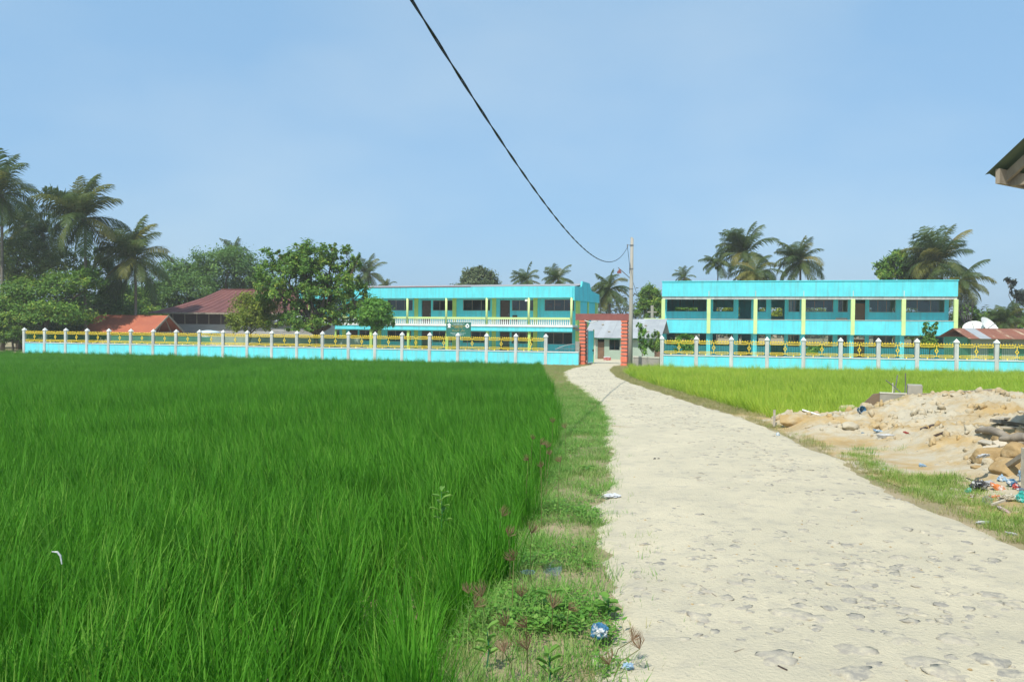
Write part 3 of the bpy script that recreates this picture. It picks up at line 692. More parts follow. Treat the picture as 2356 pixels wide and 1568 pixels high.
bal_me = MB().tube([(0, 0, 0), (0, 0, .06), (0, 0, .07), (0, 0, .2), (0, 0, .36), (0, 0, .44), (0, 0, .46), (0, 0, .51)], [.07, .07, .045, .075, .045, .05, .07, .07], 8).mesh('baluster', M['white'], True)
for k in range(nbL):
    x = LL - (k + 1) * LB
    MB().box(x + .116, x + LB - (.24 if k == 0 else .116), -.11, .05, 3.545, 3.74).build('hand_rail', M['lime_pale'], bl)
    for i in range(19):
        link('baluster', bal_me, bl, (x + .27 + i * (LB - .54) / 18, -.03, 3.034))
# stepped end parapet and end wall
par = [(0, 5.40), (9.5, 5.40), (9.5, 6.28), (6.25, 6.55), (6.1, 6.6), (5.55, 7.24), (5.2, 7.30), (2.75, 7.36), (2.55, 6.85), (1.9, 6.76), (0, 6.76)]
b = MB(); n = len(par); vs = [(LL + .002, y, z) for y, z in par] + [(LL + .16, y, z) for y, z in par]
b.add(vs, [tuple(range(n)), tuple(range(n, 2 * n))[::-1]] + [(i, (i + 1) % n, (i + 1) % n + n, i + n) for i in range(n)]).build('end_parapet', M['turq_wall'], bl)
MB().box(LL - .18, LL - .002, DW + .181, DB - .821, .121, 5.399).build('end_wall', M['turq_wall'], bl)
for y0, y1 in ((DW - .3, DW + .45), (5.2, 5.6), (8.3, 8.56)):
    MB().box(LL - .001 if y0 > 2 else LL - .2, LL + .07, y0, y1, .13, 5.399).build('pilaster', M['lime'], bl)
MB().box(LL - .12, LL + .06, 9.1, 9.4, .13, 5.399).build('pilaster', M['lime_pale'], bl)
MB().box(LL, LL + .09, 1.0, 8.2, 2.45, 2.75).build('ledge', M['concrete'], bl)
# low gable roof behind the fascia
rf = MB(); hy = 4.9; zr = 7.2; ze = 6.70
rf.add([(0, .03, ze), (LL, .03, ze), (LL, hy, zr), (0, hy, zr), (0, .03, ze + .03), (LL, .03, ze + .03), (LL, hy, zr + .03), (0, hy, zr + .03)], [(0, 1, 2, 3), (4, 5, 6, 7), (0, 1, 5, 4), (1, 2, 6, 5), (2, 3, 7, 6), (3, 0, 4, 7)])
ro = rf.build('roof', M['greysheet'], bl)
MB().add([(0, hy, zr), (LL, hy, zr), (LL, 9.6, 6.1), (0, 9.6, 6.1)], [(0, 1, 2, 3)]).build('roof', M['greysheet'], bl)
MB().box(0, LL * .66, -.20, .3, 6.79, 6.84).build('roof_edge', M['maroon'], bl)
MB().box(LL * .66 + .01, LL - .3, -.16, .3, 6.79, 6.825).build('roof_edge', M['tin2'], bl)
# papers and pale curtains behind glass
for (x, z, s, h_) in ((LL - 2.2, 4.9, .62, .3), (LL - 3.05, 4.75, .5, .4), (LL - .95, 4.8, .4, .4), (LL - LB - .5, 4.8, .32, .5), (LL - 2 * LB - 1, 4.75, .5, .5), (LL - 2 * LB - 3, 4.72, .6, .5)):
    MB().box(x - s / 2, x + s / 2, DW + .22, DW + .23, z, z + h_).build('notice_paper', M['paper_cream'] if s < .6 else M['plastic_white'], bl)
MB().box(LL - LB - .35, LL - LB - .1, -.2, .02, 5.3, 5.5).build('loudspeaker', M['white'], bl)
ch = empty('office_chair', oL + uL * (LL - LB * 1.45) + Vector((-uL.y, uL.x, 0)) * 1.2 + Vector((0, 0, 3.03)), aL); tag(ch, 'dark chair standing on the upper corridor of the left school block', 'chair')
MB().box(-.25, .25, -.25, .25, .42, .5).build('seat', M['dark'], ch); MB().box(-.25, .25, .2, .27, .5, .95).build('backrest', M['dark'], ch)
for sx in (-.22, .22):
    for sy in (-.22, .22): MB().box(sx - .02, sx + .02, sy - .02, sy + .02, 0, .42).build('leg', M['steel'], ch)

# --- right school block
aR = math.atan2(-6.0, 24.6); RB = 4.22; nbR = 6; RLn = RB * nbR
oR = P(1525, 800, 75); oR = Vector((oR.x, oR.y, GZ_END)); uR = Vector((math.cos(aR), math.sin(aR), 0))
br = empty('school_block', oR, aR); tag(br, 'two-storey turquoise school block with solid balcony right of the gate', 'building')
DW2, DB2 = 2.0, 8.2
MB().box(-.12, RLn + .12, -.16, .0, 5.84, 7.22).build('roof_fascia', M['turq'], br); MB().box(-.18, RLn + .18, -.22, .06, 7.22, 7.30).build('fascia_cap', M['turq_wall'], br)
MB().box(-.12, .04, .001, DB2 + .8, 5.84, 7.20).build('side_fascia', M['turq'], br); MB().box(RLn - .04, RLn + .12, .001, DB2 + .8, 5.84, 7.20).build('side_fascia', M['turq'], br)
MB().box(-.0, RLn, .04, DB2 + .6, 6.3, 6.42).build('roof_slab', M['concrete'], br)
MB().box(-.1, RLn + .1, -.05, .12, 5.58, 5.839).build('lintel_beam', M['greywhite'], br)
MB().box(.02, RLn - .02, .121, DB2, 5.70, 5.78).build('ceiling', M['white'], br)
for k in range(nbR):
    x = k * RB
    MB().box(x + .17, x + RB - .17, -.13, .02, 2.38, 3.66).build('balcony_parapet', M['turq'], br); MB().box(x + .17, x + RB - .17, -.17, .05, 3.66, 3.71).build('parapet_coping', M['cream'], br)
    if k: MB().box(x - .015, x + .015, -.175, -.1601, 6.35, 7.2).build('drip_stain', M['turq_wall'], br); MB().box(x - .03, x + .03, -.175, -.1601, 5.86, 6.35).build('drain_spout', M['greywhite'], br)
for k in range(nbR + 1):
    x = k * RB
    MB().box(x - .165, x + .165, -.19, .10, 2.36, 5.579).build('column', M['lime_pale'], br)
    MB().box(x - .17, x + .17, .25, .55, -.3, 2.379).build('column', M['turq_wall'], br)
# balcony wraps round the left end
MB().box(-1.62, -.17, -.12, .02, 2.44, 3.66).build('balcony_parapet', M['turq'], br); MB().box(-1.72, -1.5, -.12, 6.0, 2.44, 3.66).build('balcony_parapet', M['turq'], br)
MB().box(-1.8, -.17, -.2, .08, 3.661, 3.75).build('hand_rail', M['lime_pale'], br)
MB().box(-1.72, RLn, -.1, DW2, 2.40, 2.56).build('balcony_slab', M['white'], br); MB().box(-1.72, 0, 2.001, 6.0, 2.40, 2.56).build('balcony_slab', M['concrete'], br)
MB().box(0, RLn, DW2, DB2, 2.40, 2.60).build('floor_slab', M['concrete'], br); MB().box(-.3, RLn + .3, -.3, DB2 + .3, -.4, .1).build('plinth', M['concrete'], br)
U = {0: [(.06, .95, 'w')], 1: [(.10, .55, 'w'), (.66, .94, 'd')], 2: [(.05, .26, 'w'), (.37, .66, 'd'), (.74, .98, 'w')], 3: [(.10, .68, 'w'), (.78, .98, 'w')], 4: [(.10, .34, 'D'), (.42, .95, 'w')], 5: [(.12, .92, 'w')]}
hu, hg, hb = [], [], []
for k, ops in U.items():
    for a, c, ty in ops:
        x0, x1 = (k + a) * RB, (k + c) * RB
        z0 = 4.46 if ty == 'w' else 2.63
        hu.append((x0, x1, z0, 5.62, ty)); hg.append((x0, x1, 1.15 if ty == 'w' else .11, 2.3, ty))
    hb.append(((k + .2) * RB, (k + .75) * RB, 4.1, 5.0)); hb.append(((k + .2) * RB, (k + .8) * RB, 1.2, 2.2))
holed(0, RLn, 2.601, 5.699, DW2, DW2 + .18, [h[:4] for h in hu]).build('upper_wall', M['turq_wall'], br)
holed(0, RLn, .101, 2.399, DW2, DW2 + .18, [h[:4] for h in hg]).build('lower_wall', M['turq_wall'], br)
holed(0, RLn, 2.601, 5.699, DB2 - .18, DB2, [h for h in hb if h[2] > 3]).build('back_wall', M['turq_wall'], br)
holed(0, RLn, .101, 2.399, DB2 - .18, DB2, [h for h in hb if h[2] < 3]).build('back_wall', M['turq_wall'], br)
for h in hu + hg:
    if h[4] == 'w': window(br, h[:4], DW2, DW2 + .18, M['concrete'] if h[0] > RB * 2.7 else M['dark'], M['glass_clear'] if h[0] > RB * 2.7 else None, 2 if h[1] - h[0] > 2 else 1 if h[0] > RB * 2.7 else 0)
    elif h[4] == 'D':
        dr = MB().box(h[0] + .02, h[1] - .02, DW2 + .02, DW2 + .07, h[2], h[3] - .35).build('door', M['brown_door'], br); MB().box(h[1] - .2, h[1] - .12, DW2 - .02, DW2 + .019, h[2] + 1, h[2] + 1.1).build('door_handle', M['steel'], dr)
for k in (1.02, 2.8, 4.06):
    for z0, z1 in ((.11, 2.39), (2.61, 5.69)): MB().box(k * RB - .08, k * RB + .08, DW2 + .181, DB2 - .181, z0, z1).build('partition', M['cream'], br)
for x0, x1 in ((-.0, .18), (RLn - .18, RLn)):
    MB().box(x0, x1, DW2 + .181, DB2 - .181, .101, 2.399).build('end_wall', M['turq_wall'], br); MB().box(x0, x1, DW2 + .181, DB2 - .181, 2.601, 5.699).build('end_wall', M['turq_wall'], br)
MB().box(RB * 3.75, RB * 3.95, .9, 1.1, 2.57, 2.6).build('bench_foot', M['greywood'], br)
bn = empty('wooden_bench', oR + uR * (RB * 3.72) + Vector((-uR.y, uR.x, 0)) * 1.2 + Vector((0, 0, 2.56)), aR); tag(bn, 'pale wooden bench on the balcony of the right school block', 'bench')
bpy.data.objects.remove(bpy.data.objects['bench_foot'])
MB().box(0, 1.0, 0, .35, .42, .48).build('seat', M['palewood'], bn); MB().box(0, 1.0, .35, .40, .5, 1.35).build('backrest', M['palewood'], bn)
for x in (.05, .9):
    for y in (.03, .28): MB().box(x, x + .05, y, y + .05, 0, .42).build('leg', M['palewood'], bn)

# --- low pale house with patched tin roof, seen through the gate
hA = P(1352, 826, 70); hB = P(1512, 828, 68); hd = Vector((hB.x - hA.x, hB.y - hA.y, 0)); hl = hd.length; ha = math.atan2(hd.y, hd.x)
wh = empty('low_house', (hA.x, hA.y, GZ_END), ha); tag(wh, 'low pale house with patched tin roof seen through the gateway', 'house')
# openings
def onh(px): return (P(px, 800, 69.3).x - hA.x) / math.cos(ha)
dx0, dx1, wx0, wx1, d2 = onh(1376), onh(1391), onh(1402), onh(1425), onh(1500)
holed(0, hl, -.1, 2.02, 0, .15, [(dx0, dx1, 0.02, 1.9), (wx0, wx1, .85, 1.88), (d2, d2 + .8, .02, 1.85)]).build('wall', M['pale_green'], wh)
MB().box(0, .15, .151, 4.5, -.1, 2.02).build('wall', M['pale_green'], wh); MB().box(hl - .15, hl, .151, 4.5, -.1, 2.02).build('wall', M['pale_green'], wh); MB().box(.16, hl - .16, 4.35, 4.5, -.1, 2.02).build('wall', M['pale_green'], wh)
MB().box(.16, hl - .16, .16, 4.34, 1.98, 2.01).build('ceiling', M['dark'], wh)
MB().box(onh(1366), onh(1372), -.05, -.001, 0.02, 1.9).build('pilaster', M['cream'], wh)
dr = MB().box(dx0, dx1, .05, .1, .03, 1.55).build('door', M['brown_door'], wh); MB().box(dx1 - .12, dx1 - .06, .01, .049, .8, .86).build('door_handle', M['steel'], dr)
MB().box(d2, d2 + .8, .05, .1, .03, 1.55).build('door', M['brown_door'], wh)
wd = window(wh, (wx0, wx1, .85, 1.88), 0, .15, M['darkwood'], M['glass'], 1)
ns = 11; z0, z1 = 1.92, 3.62
for i in range(ns):
    x0 = -.35 + (hl + .7) * i / ns; x1 = -.35 + (hl + .7) * (i + 1) / ns + .03; zz = .012 * (i % 2); e = .5 + .08 * rng.random(); tt = .1 * (rng.random() - .5)
    q = MB().add([(x0, -e, z0 + zz), (x1, -e, z0 + zz), (x1, 3.2, z1 + zz + tt * .3), (x0, 3.2, z1 + zz + tt * .3), (x0, -e, z0 + zz + .02), (x1, -e, z0 + zz + .02), (x1, 3.2, z1 + zz + .02 + tt * .3), (x0, 3.2, z1 + zz + .02 + tt * .3)],
                 [(0, 1, 2, 3), (4, 5, 6, 7), (0, 1, 5, 4), (1, 2, 6, 5), (2, 3, 7, 6), (3, 0, 4, 7)])
    q.build('roof_sheet', M['tin2'] if i in (2, 7) else M['tin'], wh)
MB().add([(-.3, 3.25, z1), (hl + .3, 3.25, z1), (hl + .3, 5.6, 2.3), (-.3, 5.6, 2.3)], [(0, 1, 2, 3)]).build('back_roof', M['tin'], wh)
MB().box(-.3, hl + .3, -.45, -.40, 1.80, 1.90).build('eave_board', M['mid_green'], wh)
for k_ in range(6):
    px = rng.uniform(.5, hl - .5); py = rng.uniform(.2, 2.8); z = z0 + (z1 - z0) * (py + .5) / 3.7
    link('roof_stone', lump('roof_stone', M['stone2'], 200 + k_, 1, .3, (.14, .1, .08)), wh, (px, py, z + .09))
bk = empty('bucket', P(1397, 822, 67)); bk.location.z = GZ_END + .01; tag(bk, 'red and white box standing by the low pale house wall', 'box')
MB().box(-.3, .3, -.2, .2, 0, .28).build('body', M['plastic_red'], bk); MB().box(-.3, .22, -.18, .18, .281, .36).build('lid', M['plastic_white'], bk)
tp = empty('concrete_post', P(1500, 730, 76)); tp.location.z = GZ_END; tag(tp, 'slim concrete post rising behind the low pale house', 'post')
MB().box(-.12, .12, -.12, .12, 0, 5.0).build('shaft', M['pole'], tp); MB().box(-.45, .45, -.05, .05, 4.3, 4.42).build('crossarm', M['pole'], tp)

# --- brown-roofed timber house on the left
tA = P(385, 770, 90); th_ = empty('timber_house', (tA.x, tA.y, GZ_END), math.radians(-6)); tag(th_, 'timber house with large dull brown hipped roof behind the orchard tree', 'house')
W, D = 17.5, 9.0; ez = 4.05; rz = 6.95
MB().box(.3, W - .3, 0, .2, -.1, 1.5).build('lower_wall', M['cream'], th_)
MB().box(.3, W - .3, .0, .2, 1.501, 2.75).build('board_wall', M['board'], th_)
MB().box(.3, W - .3, .05, .2, 2.751, 4.1).build('upper_wall', M['darkwood'], th_)
for i in range(12):
    x = .6 + i * (W - 1.6) / 11; MB().box(x, x + .12, .0, .049, 2.76, 4.05).build('mullion', M['greywood'], th_)
for i in range(5): MB().box(.3, W - .3, -.025, -.001, 1.55 + i * .24, 1.55 + i * .24 + .21).build('plank', M['board'], th_)
MB().box(.3, .5, .201, D, -.1, 4.1).build('side_wall', M['darkwood'], th_); MB().box(W - .5, W - .3, .201, D, -.1, 4.1).build('side_wall', M['darkwood'], th_); MB().box(.51, W - .51, D - .2, D, -.1, 4.1).build('back_wall', M['darkwood'], th_)
r_ = MB(); ov = 1.6; rl0, rl1 = 4.4, W - 4.4; fy = D / 2
prof = [(0.0, 0.0), (.36, .26), (.72, .62), (1.0, 1.0)]      # flared hip: gentle at the eave, steeper at the ridge
rings = []
for t, h in prof:
    rings.append([(-ov + t * (rl0 + ov), -1.2 + t * (fy + 1.2), ez + h * (rz - ez)), (W + ov - t * (W + ov - rl1), -1.2 + t * (fy + 1.2), ez + h * (rz - ez)),
                  (W + ov - t * (W + ov - rl1), D + 1.2 - t * (D + 1.2 - fy), ez + h * (rz - ez)), (-ov + t * (rl0 + ov), D + 1.2 - t * (D + 1.2 - fy), ez + h * (rz - ez))])
vs = [q for r in rings for q in r]; fs = [(i * 4 + j, i * 4 + (j + 1) % 4, i * 4 + 4 + (j + 1) % 4, i * 4 + 4 + j) for i in range(3) for j in range(4)] + [(3, 2, 1, 0)]
r_.add(vs, fs).build('roof', M['brownroof'], th_)
MB().box(-ov, W + ov, -1.23, -1.2, ez - .16, ez + .02).build('eave_board', M['greywood'], th_); MB().box(rl0 - .1, rl1 + .1, fy - .15, fy + .15, rz - .01, rz + .05).build('ridge_cap', M['brownroof'], th_)
for i in range(1, 18):
    t = i / 18; x = rl0 + (rl1 - rl0) * t; xe = -ov + (W + 2 * ov) * t
    MB().tube([(xe, -1.2, ez + .02), ((xe * .64 + x * .36), -1.2 + .36 * (fy + 1.2), ez + .26 * (rz - ez) + .02), ((xe * .28 + x * .72), -1.2 + .72 * (fy + 1.2), ez + .62 * (rz - ez) + .02), (x, fy, rz + .02)], .03, 4).build('roof_seam', M['brownroof'], th_)
MB().box(11.2, 11.5, -.3, -.02, 3.3, 3.5).build('wall_lamp', M['white'], th_)

# --- red-roofed shelter
sA = P(183, 762, 80); sh = empty('shelter', (sA.x, sA.y, GZ_END), math.radians(-7)); tag(sh, 'open shelter with low rust-red gable roof behind the left fence', 'shelter')
SW, SD = 7.9, 6.0; se, sr = 1.88, 3.66
for s_ in (0, 1):
    n_ = 9
    for i in range(n_):
        x0 = SW * i / n_; x1 = SW * (i + 1) / n_; y0 = 0 if s_ == 0 else SD; zz = .006 * (i % 2)
        MB().add([(x0, y0, se + zz), (x1, y0, se + zz), (x1, SD / 2, sr + zz), (x0, SD / 2, sr + zz), (x0, y0, se + zz - .03), (x1, y0, se + zz - .03), (x1, SD / 2, sr + zz - .03), (x0, SD / 2, sr + zz - .03)],
                 [(0, 1, 2, 3), (4, 5, 6, 7), (0, 1, 5, 4), (1, 2, 6, 5), (2, 3, 7, 6), (3, 0, 4, 7)]).build('roof_sheet', M['redroof'], sh)
for s_ in (0, 1):
    y0 = -.1 if s_ == 0 else SD + .1
    MB().add([(SW + .01, y0, se - .22), (SW + .07, y0, se - .22), (SW + .07, SD / 2, sr - .14), (SW + .01, SD / 2, sr - .14), (SW + .01, y0, se + .03), (SW + .07, y0, se + .03), (SW + .07, SD / 2, sr + .06), (SW + .01, SD / 2, sr + .06)],
             [(0, 1, 2, 3), (4, 5, 6, 7), (0, 1, 5, 4), (1, 2, 6, 5), (2, 3, 7, 6), (3, 0, 4, 7)]).build('barge_board', M['greywood'], sh)
for x in (.4, SW / 2, SW - .4):
    for y in (.3, SD - .3): MB().box(x - .09, x + .09, y - .09, y + .09, -.2, se + .1).build('post', M['greywood'], sh)
MB().box(.3, SW - .3, SD - .35, SD - .2, -.2, se).build('back_wall', M['pale_green'], sh); MB().box(SW - .5, SW - .38, .2, SD - .4, se - .12, se + .06).build('tie_beam', M['greywood'], sh)
for y in (SD * .3, SD * .7): MB().tube([(SW - .44, y, se + .06), (SW - .44, SD / 2, sr - .2)], .05, 5).build('strut', M['greywood'], sh)
# long low wall behind the left fence (pale green boards, seen through the bars)
lw2 = empty('pale_wall', (FA.x + 6, 76.2, GZ_END), math.radians(-14)); tag(lw2, 'low pale green wall seen through the bars of the left fence', 'wall')
MB().box(11.5, 27, 0, .15, -.2, 1.75).build('wall', M['pale_green'], lw2); MB().box(11.5, 27, -.05, -.001, -.2, 1.0).build('base_band', M['cream'], lw2)
MB().box(0, 11.4, .3, .42, -.2, 1.6).build('wall', M['mid_green'], lw2)
tk = empty('water_tank', P(590, 790, 78)); tk.location.z = GZ_END; tag(tk, 'pale blue domed water tank behind the left fence', 'tank')
tkx = P(480, 790, 78).x; tk.location.x = tkx
MB().tube([(0, 0, 0), (0, 0, 1.9)], [1.05, 1.05], 20).build('body', M['plastic_lightblue'], tk, True)
MB().tube([(0, 0, 1.9), (0, 0, 2.0), (0, 0, 2.12), (0, 0, 2.2)], [1.15, 1.1, .75, .2], 20).build('dome', mk('pale_tank', (.6, .75, .78), rough=.5), tk, True)
gh = empty('grey_shed', (P(625, 790, 76).x, 76, GZ_END), math.radians(-12)); tag(gh, 'grey boarded shed wall under the big orchard tree', 'shed')
for i in range(8): MB().box(0, 5.2, -.02 if i % 2 else 0, .1, .6 + i * .3, .6 + i * .3 + .285).build('plank', M['board'], gh)
MB().box(0, 5.2, .101, 3, .6, 2.95).build('body', M['board'], gh); MB().box(0, 5.2, .0, 3, -.3, .599).build('base', M['pale_green'], gh)
MB().add([(-.3, -.4, 3.0), (5.5, -.4, 3.0), (5.5, 3.4, 3.7), (-.3, 3.4, 3.7)], [(0, 1, 2, 3)]).build('roof', M['tin2'], gh)

# --- right shed with rusty roof
rA = P(2229, 778, 61); rs = empty('tin_roof_shed', (rA.x, rA.y, GZ_END), math.radians(-4)); tag(rs, 'pale green shed with streaked rusty tin roof right of the school', 'shed')
SL = 11; ze, zr_, dp = 2.26, 3.05, 2.6
for i in range(13):
    x0 = SL * i / 13; x1 = SL * (i + 1) / 13 + .02; zz = .008 * (i % 2)
    MB().add([(x0, 0, ze + zz), (x1, 0, ze + zz), (x1, dp, zr_ + zz), (x0, dp, zr_ + zz), (x0, 0, ze + zz - .025), (x1, 0, ze + zz - .025), (x1, dp, zr_ + zz - .025), (x0, dp, zr_ + zz - .025)],
             [(0, 1, 2, 3), (4, 5, 6, 7), (0, 1, 5, 4), (1, 2, 6, 5), (2, 3, 7, 6), (3, 0, 4, 7)]).build('roof_sheet', M['tin'] if i == 1 else M['rust'], rs)
MB().add([(0, dp + .02, zr_), (SL, dp + .02, zr_), (SL, 5.2, 2.3), (0, 5.2, 2.3)], [(0, 1, 2, 3)]).build('back_roof', M['rust'], rs)
MB().box(.55, SL - .2, .8, .95, -.2, 2.35).build('front_wall', M['pale_green'], rs); MB().box(.3, .549, .8, 4.6, -.2, 2.35).build('side_wall', M['mid_green'], rs); MB().box(.55, SL - .2, 4.4, 4.6, -.2, 2.2).build('back_wall', M['pale_green'], rs)
MB().box(1.9, 2.9, .75, .799, .0, 1.75).build('door', M['mid_green'], rs); MB().box(4.2, 4.9, .75, .799, .0, 1.75).build('door', M['mid_green'], rs)
# dark slanted lettering of which only the upper part shows above the fence rail
lx = 2.35
for k_, sh_ in enumerate(['c', 'f', 'f', 'n', 'n', 'z']):
    x = lx + k_ * .24; b = MB(); S = .05
    if sh_ in 'cn': b.tube([(x, .785, 1.80), (x + .03, .785, 1.97), (x + .09, .785, 2.03), (x + .16, .785, 2.0)], .022, 5)
    elif sh_ == 'f': b.tube([(x, .785, 1.80), (x + .05, .785, 2.0), (x + .17, .785, 2.03)], .022, 5); b.tube([(x + .02, .785, 1.9), (x + .11, .785, 1.91)], .02, 5)
    else: b.tube([(x, .785, 2.03), (x + .15, .785, 2.03), (x + .05, .785, 1.82)], .022, 5)
    b.build('letter', M['plastic_black'], rs)
for i, (px, py, d, tl, lab) in enumerate([(2240, 757, 70, (.5, -.5, 0), 'white satellite dish on the left behind the rusty roof'), (2272, 756, 69, (.75, .6, 0), 'larger white satellite dish turned up behind the rusty roof')]):
    q = P(px, py, d); t = empty('satellite_dish', (q.x, q.y, GZ_END)); tag(t, lab, 'satellite dish', 'satellite dishes behind the rusty shed')
    R_ = .85 + .2 * i; prof = [(R_ * k_ / 6, .32 * (k_ / 6) ** 2 * R_) for k_ in range(7)]; n = 20; vs, fs = [], []
    for (r1, z) in prof:
        for j in range(n): vs.append((r1 * math.cos(j * 2 * math.pi / n), r1 * math.sin(j * 2 * math.pi / n), z))
    for k_ in range(6):
        for j in range(n): fs.append((k_ * n + j, k_ * n + (j + 1) % n, (k_ + 1) * n + (j + 1) % n, (k_ + 1) * n + j))
    zc = q.z - GZ_END
    dsh = MB().add(vs, fs).build('dish', M['white'], t, True, (0, 0, zc), tl)
    MB().tube([(0, 0, 0), (0, 0, zc)], .06, 8).build('mast', M['steel'], t); MB().tube([(0, 0, 0), (0, 0, R_ * .8)], .03, 6).build('feed_arm', M['steel'], dsh)

# --- house at the right edge of the picture: only its eave shows
vE = Vector((.85, .53, 0)).normalized(); uE = Vector((vE.y, -vE.x, 0)); eo = P(2420, 900, 9.3); eh = empty('eave_house', (eo.x, eo.y, gz(9.4)), math.atan2(uE.y, uE.x))
tag(eh, 'green corrugated eave of a wooden house at the right edge', 'house')
tip = P(2266, 402, 9.7); ltip = eh.matrix_basis.inverted() @ tip
ex, ez_ = ltip.x, ltip.z; sl = .84
YB = ltip.y + .75; GE = 5.2
for s_ in (0, 1):
    vs, fs = [], []; nx = 64; y0, y1 = YB - .75, YB + 6.0
    for j in range(nx + 1):
        y = y0 + (y1 - y0) * j / nx; cz = .022 * math.sin(j * 2 * math.pi / 4)
        for x in ((ex, ex + GE / 2) if s_ == 0 else (ex + GE, ex + GE / 2)):
            z = ez_ + sl * (x - ex if s_ == 0 else ex + GE - x); vs.append((x, y, z + cz))
    for j in range(nx): fs.append((2 * j, 2 * j + 1, 2 * j + 3, 2 * j + 2))
    MB().add(vs, fs).build('roof_sheet', mk('green_corrugated', (.14, .19, .13), (.10, .14, .10), 3, .6, metal=.2), eh)
for y in (YB - .55, YB + .1, YB + 2, YB + 4):
    for s_ in (0, 1):
        xa = ex + .12 if s_ == 0 else ex + GE - .12; xb = ex + GE / 2
        za = ez_ + .02; zb = ez_ + sl * GE / 2 - .10
        b = MB(); b.add([(xa, y, za - .13), (xb, y, zb - .13), (xb, y, zb), (xa, y, za), (xa, y + .06, za - .13), (xb, y + .06, zb - .13), (xb, y + .06, zb), (xa, y + .06, za)],
                        [(0, 1, 2, 3), (4, 5, 6, 7), (0, 1, 5, 4), (1, 2, 6, 5), (2, 3, 7, 6), (3, 0, 4, 7)])
        b.build('rafter', M['greywood'], eh)
MB().box(ex + .13, ex + GE - .13, YB - .45, YB - .38, ez_ - .13, ez_ + .0).build('tie_beam', M['greywood'], eh); MB().box(ex + .10, ex + .15, YB - .7, YB + 6, ez_ - .12, ez_ + .06).build('fascia_board', M['greywood'], eh)
MB().box(ex + .8, ex + GE - .8, YB + .2, YB + .3, ez_ - .12, ez_ + .9).build('gable_boards', M['darkwood'], eh)
MB().box(ex + .9, ex + GE - .9, YB + .3, YB + .4, -.1, ez_ - .1).build('front_wall', M['board'], eh); MB().box(ex + .8, ex + .9, YB + .3, YB + 5.5, -.1, ez_).build('side_wall', M['board'], eh)

# --- school sign board
sq = P(1055, 758, 64.5); sg = empty('sign_board', (sq.x, 64.5, GZ_END), math.radians(-14)); tag(sg, 'green school sign board with white emblems and gold lettering above the fence', 'sign')
zc = sq.z - GZ_END; SWD, SH = 2.12, 1.22
MB().box(-SWD / 2, SWD / 2, -.03, .03, zc - SH / 2, zc + SH / 2).build('board', M['sign_green'], sg)
for x in (-.75, .75): MB().tube([(x, .06, 0), (x, .06, zc + SH / 2)], .03, 6).build('post', M['steel'], sg)
def fl_(poly, mat, nm): MB().prism(poly, -.045, -.0301).build(nm, mat, sg)
ex0, ez0 = -.80, zc + .33
fl_([(ex0, ez0 + .22), (ex0 + .18, ez0 + .06), (ex0 + .09, ez0 - .02), (ex0 + .13, ez0 - .17), (ex0 - .13, ez0 - .17), (ex0 - .09, ez0 - .02), (ex0 - .18, ez0 + .06)], M['emblem'], 'emblem')
ex0 = .77
fl_([(ex0, ez0 + .2)] + [(ex0 + .17 * math.cos(a), ez0 - .02 + .16 * math.sin(a)) for a in np.linspace(.6, -math.pi - .6, 14)], M['emblem'], 'emblem')
MB().prism([(ex0 + .06 * math.cos(a), ez0 - .02 + .06 * math.sin(a)) for a in np.linspace(0, 6.28, 12, endpoint=False)], -.05, -.0451).build('emblem_centre', M['sign_green'], sg)
def row(x0, x1, z, h, mat, seed):
    r = random.Random(seed); b = MB(); x = x0
    while x < x1:
        wd_ = r.uniform(.02, .05); hh = h * r.uniform(.7, 1)
        b.box(x, min(x + wd_, x1), -.042, -.0301, z - h / 2, z - h / 2 + hh); x += wd_ + r.choice([.012, .012, .015, .05])
    o = b.build('lettering', mat, sg); o['kind'] = 'stuff'
row(-.55, .55, zc + .50, .05, M['signwhite'], 1); row(-.42, .40, zc + .42, .05, M['signwhite'], 2); row(-.58, .60, zc + .31, .085, M['gold'], 3); row(-.38, .42, zc + .19, .085, M['gold'], 4)
row(-.68, .64, zc - .30, .05, M['signwhite'], 5); row(-.5, .45, zc - .40, .05, M['signwhite'], 6)
# flowing gold script, read right to left
for i_, pts in enumerate([[(.52, -.06), (.55, -.12), (.45, -.14), (.40, -.06)], [(.34, .02), (.34, -.14)], [(.28, -.08), (.24, -.18), (.18, -.2)], [(.06, .03), (.06, -.12), (.0, -.13), (-.06, -.08), (-.12, -.13), (-.2, -.13), (-.24, -.06), (-.3, -.13), (-.4, -.13)], [(-.02, .03), (-.02, -.12)], [(-.4, -.13), (-.44, -.03), (-.52, -.06), (-.54, -.13), (-.46, -.14)]]):
    MB().tube([(x, -.036, zc + z + .02) for x, z in pts], .016, 5).build('script_stroke', M['gold'], sg)

